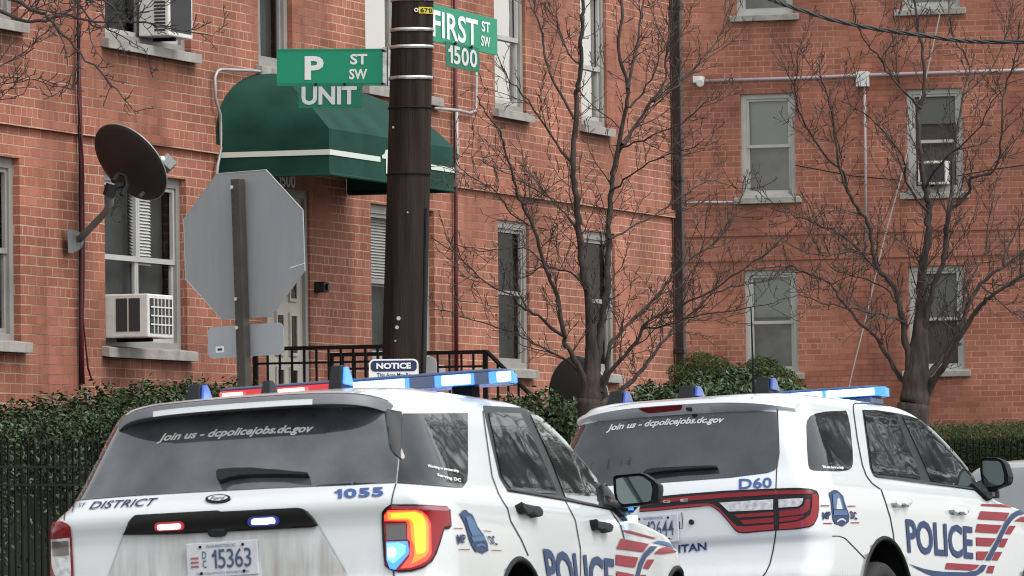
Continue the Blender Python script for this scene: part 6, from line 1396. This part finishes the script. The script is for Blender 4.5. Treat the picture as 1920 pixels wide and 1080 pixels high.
tree('street_tree', 'bare spreading tree with a thick short trunk right behind the D60 patrol car', 55.5, [(1712, 800, .138), (1715, 755, .130), (1718, 715, .118), (1722, 665, .092), (1726, 610, .062), (1728, 560, .045)], [
    ([(1715, 730), (1717, 693), (1723, 627), (1727, 560), (1730, 510), (1740, 443), (1740, 393), (1737, 360), (1728, 310), (1722, 250), (1723, 200), (1733, 167), (1730, 100), (1723, 60), (1713, -20)], .11, .014, .3),
    ([(1725, 640), (1733, 610), (1747, 547), (1767, 493), (1773, 443), (1780, 400), (1817, 360), (1820, 333), (1867, 317), (1877, 250), (1883, 167), (1903, 110), (1910, 40)], .055, .008, -.7),
    ([(1706, 720), (1703, 680), (1697, 627), (1687, 567), (1670, 527), (1647, 507), (1637, 470), (1627, 420), (1600, 380), (1587, 350), (1570, 300), (1560, 207), (1547, 167), (1533, 117)], .065, .008, -.4),
    ([(1590, 360), (1580, 322), (1540, 283), (1507, 230), (1493, 187), (1492, 147), (1498, 90)], .022, .007, -.9),
    ([(1703, 735), (1693, 713), (1670, 680), (1653, 650), (1633, 623), (1607, 600), (1573, 557), (1557, 533), (1507, 510), (1473, 500), (1420, 505)], .050, .006, .8),
    ([(1700, 610), (1687, 600), (1640, 587), (1590, 577), (1540, 567), (1497, 553), (1450, 570)], .022, .005, -1.1), ([(1648, 508), (1640, 500), (1590, 450), (1550, 427), (1523, 417), (1480, 400), (1420, 380)], .024, .005, 1.0),
    ([(1722, 735), (1733, 713), (1760, 680), (1790, 640), (1817, 573), (1840, 533), (1873, 507), (1920, 470), (1970, 430), (2040, 390)], .060, .012, .5),
    ([(1735, 740), (1753, 710), (1773, 680), (1807, 620), (1840, 573), (1857, 557), (1920, 513), (1980, 485), (2050, 470)], .066, .012, -.7),
    ([(1798, 600), (1803, 577), (1817, 527), (1833, 503), (1847, 473), (1857, 400), (1870, 340), (1900, 280)], .026, .006, .9),
    ([(1725, 205), (1707, 180), (1667, 140), (1650, 110), (1627, 83), (1607, 43), (1587, -20)], .022, .007, -.5), ([(1770, 470), (1785, 330), (1790, 283), (1803, 187), (1817, 123), (1787, 67), (1775, -10)], .028, .007, 1.0),
    ([(1740, 400), (1700, 340), (1690, 290), (1640, 230), (1600, 200), (1570, 190)], .022, .005, -1.3), ([(1735, 350), (1770, 300), (1830, 250), (1860, 190), (1900, 150)], .02, .005, -1.4),
    ([(1840, 535), (1870, 560), (1900, 590), (1930, 595)], .014, .005, -.5), ([(1640, 480), (1600, 470), (1550, 480), (1500, 470), (1460, 440)], .016, .005, -1.5), ([(1690, 580), (1660, 540), (1610, 520), (1560, 500), (1520, 440)], .016, .005, 1.6),
    ([(1805, 180), (1860, 130), (1890, 60), (1900, -10)], .016, .006, .5), ([(1650, 115), (1680, 60), (1690, 0)], .014, .006, .2), ([(1880, 500), (1900, 440), (1940, 380), (1960, 320)], .018, .006, .4)], 23, TG, .12, .68)
tree('street_tree', 'bare dark tree reaching into the top left corner, its trunk outside the picture', 37.0, [(-560, 900, .13), (-540, 500, .12), (-480, 160, .10)], [
    ([(-500, 260), (-420, 60), (-250, -60), (-100, -50), (20, 0), (67, 20), (97, 40), (140, 87), (187, 137), (233, 180), (255, 215)], .048, .003, -.3),
    ([(-460, 120), (-300, 30), (-150, 10), (0, 23), (57, 43), (117, 30), (173, 42), (273, 43), (317, 53), (387, 67), (420, 55)], .036, .003, .3),
    ([(-450, 100), (-300, -120), (-100, -110), (40, -60), (130, -10), (175, 45), (215, 60), (270, 95)], .036, .003, .6), ([(-100, -60), (0, -35), (90, -40), (160, 0), (240, 30)], .02, .004, -.6),
    ([(-470, 180), (-250, 170), (-120, 150), (-40, 140), (20, 115), (55, 95)], .02, .003, .5), ([(-300, 220), (-120, 180), (-30, 165), (40, 150), (80, 148)], .012, .003, -.4), ([(100, -60), (180, -20), (235, 40), (255, 20)], .02, .005, .2)], 31, TG, .095, .50, 'bark_dark')
# trees across the street and down the road: out of the picture, seen in the car windows
def far_tree(x, y, seed, h):
    rnd = random.Random(seed); t = empty('street_tree', (x, y, 0)); tag(t, 'bare tall tree across the street, seen only as a reflection in the car windows', 'tree', 'bare trees across the street')
    tm, bm_, tw = MB(), MB(), MB(); q = [Vector((0, 0, -.7))]; 
    for k in range(7): q.append(Vector((rnd.uniform(-.25, .25), rnd.uniform(-.25, .25), h * (k + 1) / 7)))
    tm.tube(q, [.26 - .03 * k for k in range(8)], 10); tm.build('trunk', M['bark_dark'], t, smooth=True)
    for k in range(20):
        a_ = rnd.random() * 6.283; z0 = h * rnd.uniform(.15, .9); L_ = h * rnd.uniform(.25, .42); e_ = rnd.uniform(.45, 1.1); p = [Vector((0, 0, z0))]
        d = Vector((math.cos(a_) * math.cos(e_), math.sin(a_) * math.cos(e_), math.sin(e_)))
        for j in range(6): d = (d + Vector((rnd.uniform(-.2, .2), rnd.uniform(-.2, .2), rnd.uniform(0, .2)))).normalized(); p.append(p[-1] + d * L_ / 6)
        rr = [.08 - .011 * j for j in range(7)]; bm_.tube(p, rr, 6, False); grow(tw, p, rr, rnd, .16, 1.1, 1, .3, 3, (30, 70), .010)
    bm_.build('limbs', M['bark_dark'], t); tw.build('twigs', M['bark_dark'], t)
for i, (x, y, h) in enumerate(((8.7, 50.8, 6.3), (14.4, 57.2, 8.6), (20, 64, 12.5), (25, 73, 13))): far_tree(x, y, 50 + i, h)

# ================================================================== HEDGES, SHRUBS, FENCES
def leaves(n, pos, nrm, size, rg, asp=.55):
    """n folded leaves as arrays: positions, outward normals"""
    d = rg.normal(size=(n, 3)); d += nrm * 1.3; d /= np.linalg.norm(d, axis=1)[:, None]
    t = rg.normal(size=(n, 3)); t -= d * (t * d).sum(1)[:, None]; t /= np.linalg.norm(t, axis=1)[:, None]; b = np.cross(d, t)
    s_ = size * rg.uniform(.6, 1.25, n)[:, None]
    v = np.stack([pos - t * s_ * .5, pos + b * s_ * asp * .5 + d * s_ * .12 - t * s_ * .08, pos + t * s_ * .5, pos - b * s_ * asp * .5 + d * s_ * .12 - t * s_ * .08], 1).reshape(-1, 3)
    k = np.arange(n) * 4; f = np.stack([np.stack([k, k + 1, k + 2], 1), np.stack([k, k + 2, k + 3], 1)], 1).reshape(-1, 3)
    return v, f
def leafobj(name, v, f, m, parent):
    me = bpy.data.meshes.new(name); me.from_pydata(v.tolist(), [], f.tolist()); me.update(); return link(name, me, M[m], parent)
def hedge_row(label, p0, p1, depth, topf, zb, n, size, m, name='hedge', lumps=.10, asp=.55, seed=1, cat='hedge', sag=.0):
    """a clipped or shaggy hedge between two ground points; topf(f) gives its height"""
    rg = np.random.default_rng(seed); p0 = Vector(p0); p1 = Vector(p1); d = (p1 - p0); L_ = d.length; d.normalize(); o = Vector((d.y, -d.x, 0))
    t = empty(name, p0); tag(t, label, cat)
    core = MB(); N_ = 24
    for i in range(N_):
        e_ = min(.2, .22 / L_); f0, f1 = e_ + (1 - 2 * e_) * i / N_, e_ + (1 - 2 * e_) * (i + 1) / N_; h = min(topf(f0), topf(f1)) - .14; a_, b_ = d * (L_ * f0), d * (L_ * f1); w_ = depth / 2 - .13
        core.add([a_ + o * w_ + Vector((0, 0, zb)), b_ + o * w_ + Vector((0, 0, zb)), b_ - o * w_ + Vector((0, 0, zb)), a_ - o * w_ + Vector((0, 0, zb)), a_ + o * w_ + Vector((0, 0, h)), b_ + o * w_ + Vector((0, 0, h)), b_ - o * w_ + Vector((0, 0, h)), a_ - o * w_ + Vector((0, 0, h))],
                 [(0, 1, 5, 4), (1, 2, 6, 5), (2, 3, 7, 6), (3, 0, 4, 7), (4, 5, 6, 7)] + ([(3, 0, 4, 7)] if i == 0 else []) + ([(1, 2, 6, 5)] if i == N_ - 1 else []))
    core.build('stems', M['hedge_core'], t)  # solid near-black core, painted as the shade inside the hedge
    u = rg.random(n); tp = np.array([topf(x) for x in u]); prof = tp - zb
    s_ = rg.random(n); k = rg.random(n) < .36
    bump = lumps * (np.sin(u * L_ * 5.1 + 1) * .5 + np.sin(u * L_ * 11.3 + s_ * 9) * .5)
    wv = np.where(k, (s_ * 2 - 1) * depth / 2, (depth / 2 + bump) * np.where(rg.random(n) < .75, 1, -1))
    z = np.where(k, tp + bump * .8 - .25 * np.abs(s_ * 2 - 1) ** 4 * .6, zb + prof * rg.random(n) ** .25 * .97)
    dep = rg.random(n) ** 2 * .16
    dv, ov = np.array(d), np.array(o)
    nr = np.where(k[:, None], np.array([0, 0, 1.0]), ov[None] * np.sign(wv)[:, None])
    pos = dv[None] * (u * L_)[:, None] + ov[None] * wv[:, None] + np.array([0, 0, 1.0])[None] * z[:, None] - nr * dep[:, None] + rg.normal(size=(n, 3)) * .02
    ne = int(n * min(.3, depth / L_)); ue = np.where(rg.random(ne) < .5, 0., 1.); te = np.array([topf(x) for x in ue]); sg = np.sign(ue - .5)
    pe = dv[None] * (ue * L_ - sg * rg.random(ne) ** 2 * .2)[:, None] + ov[None] * ((rg.random(ne) * 2 - 1) * depth / 2)[:, None] + np.array([0, 0, 1.0])[None] * (zb + (te - zb) * rg.random(ne) ** .5)[:, None]
    pos = np.concatenate([pos, pe]); nr = np.concatenate([nr, dv[None] * sg[:, None]])
    v, f = leaves(len(pos), pos, nr + np.array([0, 0, .35]), size, rg, asp); leafobj('leaves', v, f, m, t); return t
def gpt(px, Y, z=.3):
    p = at(px, 800, Y); return (p.x, p.y, z)
# left hedge behind the fence: parallel to the house
hA = at(-130, 800, 47.5); hB = hA + UD * 7.6
zt_ = lambda px, py, Y: at(px, py, Y).z
hz = [zt_(0, 762, 48), zt_(60, 748, 48.8), zt_(130, 727, 49.5), zt_(220, 722, 51), zt_(300, 733, 52), zt_(350, 756, 53)]
hedge_row('shaggy evergreen hedge with small dark leaves behind the black fence', (hA.x, hA.y, 0), (hB.x, hB.y, 0), .95, lambda f: float(np.interp(f, [0, .30, .42, .56, .74, .88, 1.0], [hz[0] - .1, hz[0], hz[1], hz[2], hz[3], hz[4], hz[5]])), .28, 24000, .052, 'ivy', seed=3, lumps=.13)
def fence(label, p0, p1, zb, zt, n_rails, gap, cap=False, sway=.012, group=None):
    p0 = Vector(p0); p1 = Vector(p1); d = p1 - p0; L_ = d.length; d.normalize(); t = empty('fence', p0); tag(t, label, 'fence', group)
    for z in n_rails:
        q = MB(); q.tube([Vector((0, 0, z)), d * L_ + Vector((0, 0, z))], sway, 4); q.build('rail', M['black'], t)
    k = 0; i = 0
    while k < L_:
        q = MB(); q.tube([d * k + Vector((0, 0, zb)), d * k + Vector((0, 0, zt - .02)), d * k + Vector((0, 0, zt))], [.0095, .0095, .002], 5); q.build('picket', M['black'], t); k += gap; i += 1
    return t
fA = at(-60, 900, 45.0); fB = fA + UD * 9.0
fence('black iron picket fence before the evergreen hedge', (fA.x, fA.y, 0), (fB.x, fB.y, 0), .12, zt_(60, 826, 45.9), [zt_(60, 909, 45.9), zt_(60, 875, 45.9)], .125)
# shrubs at the corner
def shrub(label, px, py, Y, rx, rz, n, size, m, seed, ry=None, name='shrub', asp=.55):
    rg = np.random.default_rng(seed); c = at(px, py, Y); t = empty(name, (c.x, c.y, .3)); tag(t, label, 'shrub'); ry = ry or rx; cz = c.z - .3
    q = rg.normal(size=(n, 3)); q /= np.linalg.norm(q, axis=1)[:, None]; q[:, 2] = np.where(q[:, 2] < -.55, -q[:, 2], q[:, 2])
    lump = 1 + .10 * np.sin(q[:, 0] * 7 + seed) * np.sin(q[:, 1] * 6 + 2) + .10 * np.sin(q[:, 2] * 9 + q[:, 0] * 5)
    rad = lump * (1 - .35 * rg.random(n) ** 2)
    pos = q * rad[:, None] * np.array([rx, ry, rz]) + np.array([0, 0, cz])
    v, f = leaves(n, pos, q + np.array([0, 0, .3]), size, rg, asp); leafobj('leaves', v, f, m, t)
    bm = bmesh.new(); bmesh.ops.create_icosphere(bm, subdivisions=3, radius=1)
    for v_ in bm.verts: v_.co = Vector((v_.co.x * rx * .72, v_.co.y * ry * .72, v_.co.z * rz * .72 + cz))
    me = bpy.data.meshes.new('stems'); bm.to_mesh(me); bm.free(); link('stems', me, M['hedge_core'], t)  # near-black ball inside the leaves, painted as the inner shade
    tr_ = MB()
    for k in range(4): tr_.tube([Vector((rg.uniform(-.15, .15), rg.uniform(-.15, .15), -.2)), Vector((rg.uniform(-.3, .3) * rx, rg.uniform(-.3, .3) * ry, cz))], [.03, .015], 6)
    tr_.build('branches', M['bark_dark'], t); return t
shrub('rounded yellow-green shrub at the foot of the brown downspout', 1322, 735, 62, .42, .36, 5200, .045, 'yew', 5, asp=.25)
shrub('dark rounded shrub under the lower window of the far building', 1430, 745, 66, .40, .40, 4200, .05, 'yew', 6, asp=.25)
hC = at(1165, 800, 58.2); hD = at(1490, 800, 59.5)
hedge_row('ivy-leaved hedge between the middle tree trunk and the roof of the D60 patrol car', (hC.x, hC.y, 0), (hD.x, hD.y, 0), .8, lambda f: float(np.interp(f, [0, .12, .3, .6, .9, 1], [zt_(1165, 765, 58.4), zt_(1205, 740, 58.4), zt_(1260, 714, 58.6), zt_(1350, 705, 59), zt_(1450, 715, 59.3), zt_(1490, 740, 59.5)])), .3, 8500, .062, 'ivy2', seed=8)
hE = at(985, 800, 56.6); hF = at(1165, 800, 58.4)
hedge_row('low leafy hedge between the two patrol cars, below the brown satellite dish', (hE.x, hE.y, 0), (hF.x, hF.y, 0), .8, lambda f: float(np.interp(f, [0, .3, .6, 1], [zt_(990, 745, 56.6), zt_(1040, 752, 57), zt_(1090, 765, 57.5), zt_(1165, 772, 58.4)])), .3, 5200, .062, 'ivy2', seed=9)
hG = at(1735, 800, 62); hH = at(2010, 800, 60.5)
hedge_row('clipped green hedge along the foot of the far brick building', (hG.x, hG.y, 0), (hH.x, hH.y, 0), .9, lambda f: zt_(1850, 795, 61.3), .3, 15000, .034, 'lawnhedge', seed=10, lumps=.02, asp=.3)
gA = at(1745, 900, 58.5); gB = at(2010, 900, 57)
fence('black picket fence in front of the clipped hedge', (gA.x, gA.y, 0), (gB.x, gB.y, 0), .1, zt_(1880, 823, 57.8), [zt_(1880, 870, 57.8), zt_(1880, 905, 57.8)], .085, sway=.014)

# ================================================================== CABLES
def cable(name, label, pts, r_, m, strands=1, tw=.0):
    q = spline([Vector(p) for p in pts], 10); t = empty(name, q[0]); tag(t, label, 'cable')
    for s_ in range(strands):
        mb_ = MB(); off = []
        for i, p in enumerate(q):
            a_ = i * .55 + s_ * 2 * math.pi / strands; off.append(p - q[0] + (Vector((0, math.cos(a_), math.sin(a_))) * tw if strands > 1 else Vector((0, 0, 0))))
        mb_.tube(off, r_, 6); mb_.build('strand', M[m], t, smooth=True)
cable('overhead_cable', 'bundle of black overhead wires crossing the top right corner', [at(1250, -80, 42.5), at(1380, -25, 42.5), at(1440, -3, 42.5), at(1480, 12, 42.5), at(1560, 37, 42.5), at(1640, 54, 42.5), at(1720, 65, 42.5), at(1800, 76, 42.6), at(1860, 78.5, 42.6), at(1990, 78, 42.6)], .0075, 'wire', 3, .008)
cable('hanging_cable', 'thin pale cable slanting down in front of the far brick building', [at(1775, -40, 85), at(1768, 0, 85), at(1735, 150, 85), at(1725, 185, 85), at(1690, 330, 85), at(1655, 460, 85), at(1625, 590, 85), at(1600, 690, 85), at(1585, 760, 85)], .0085, 'wire_pale')
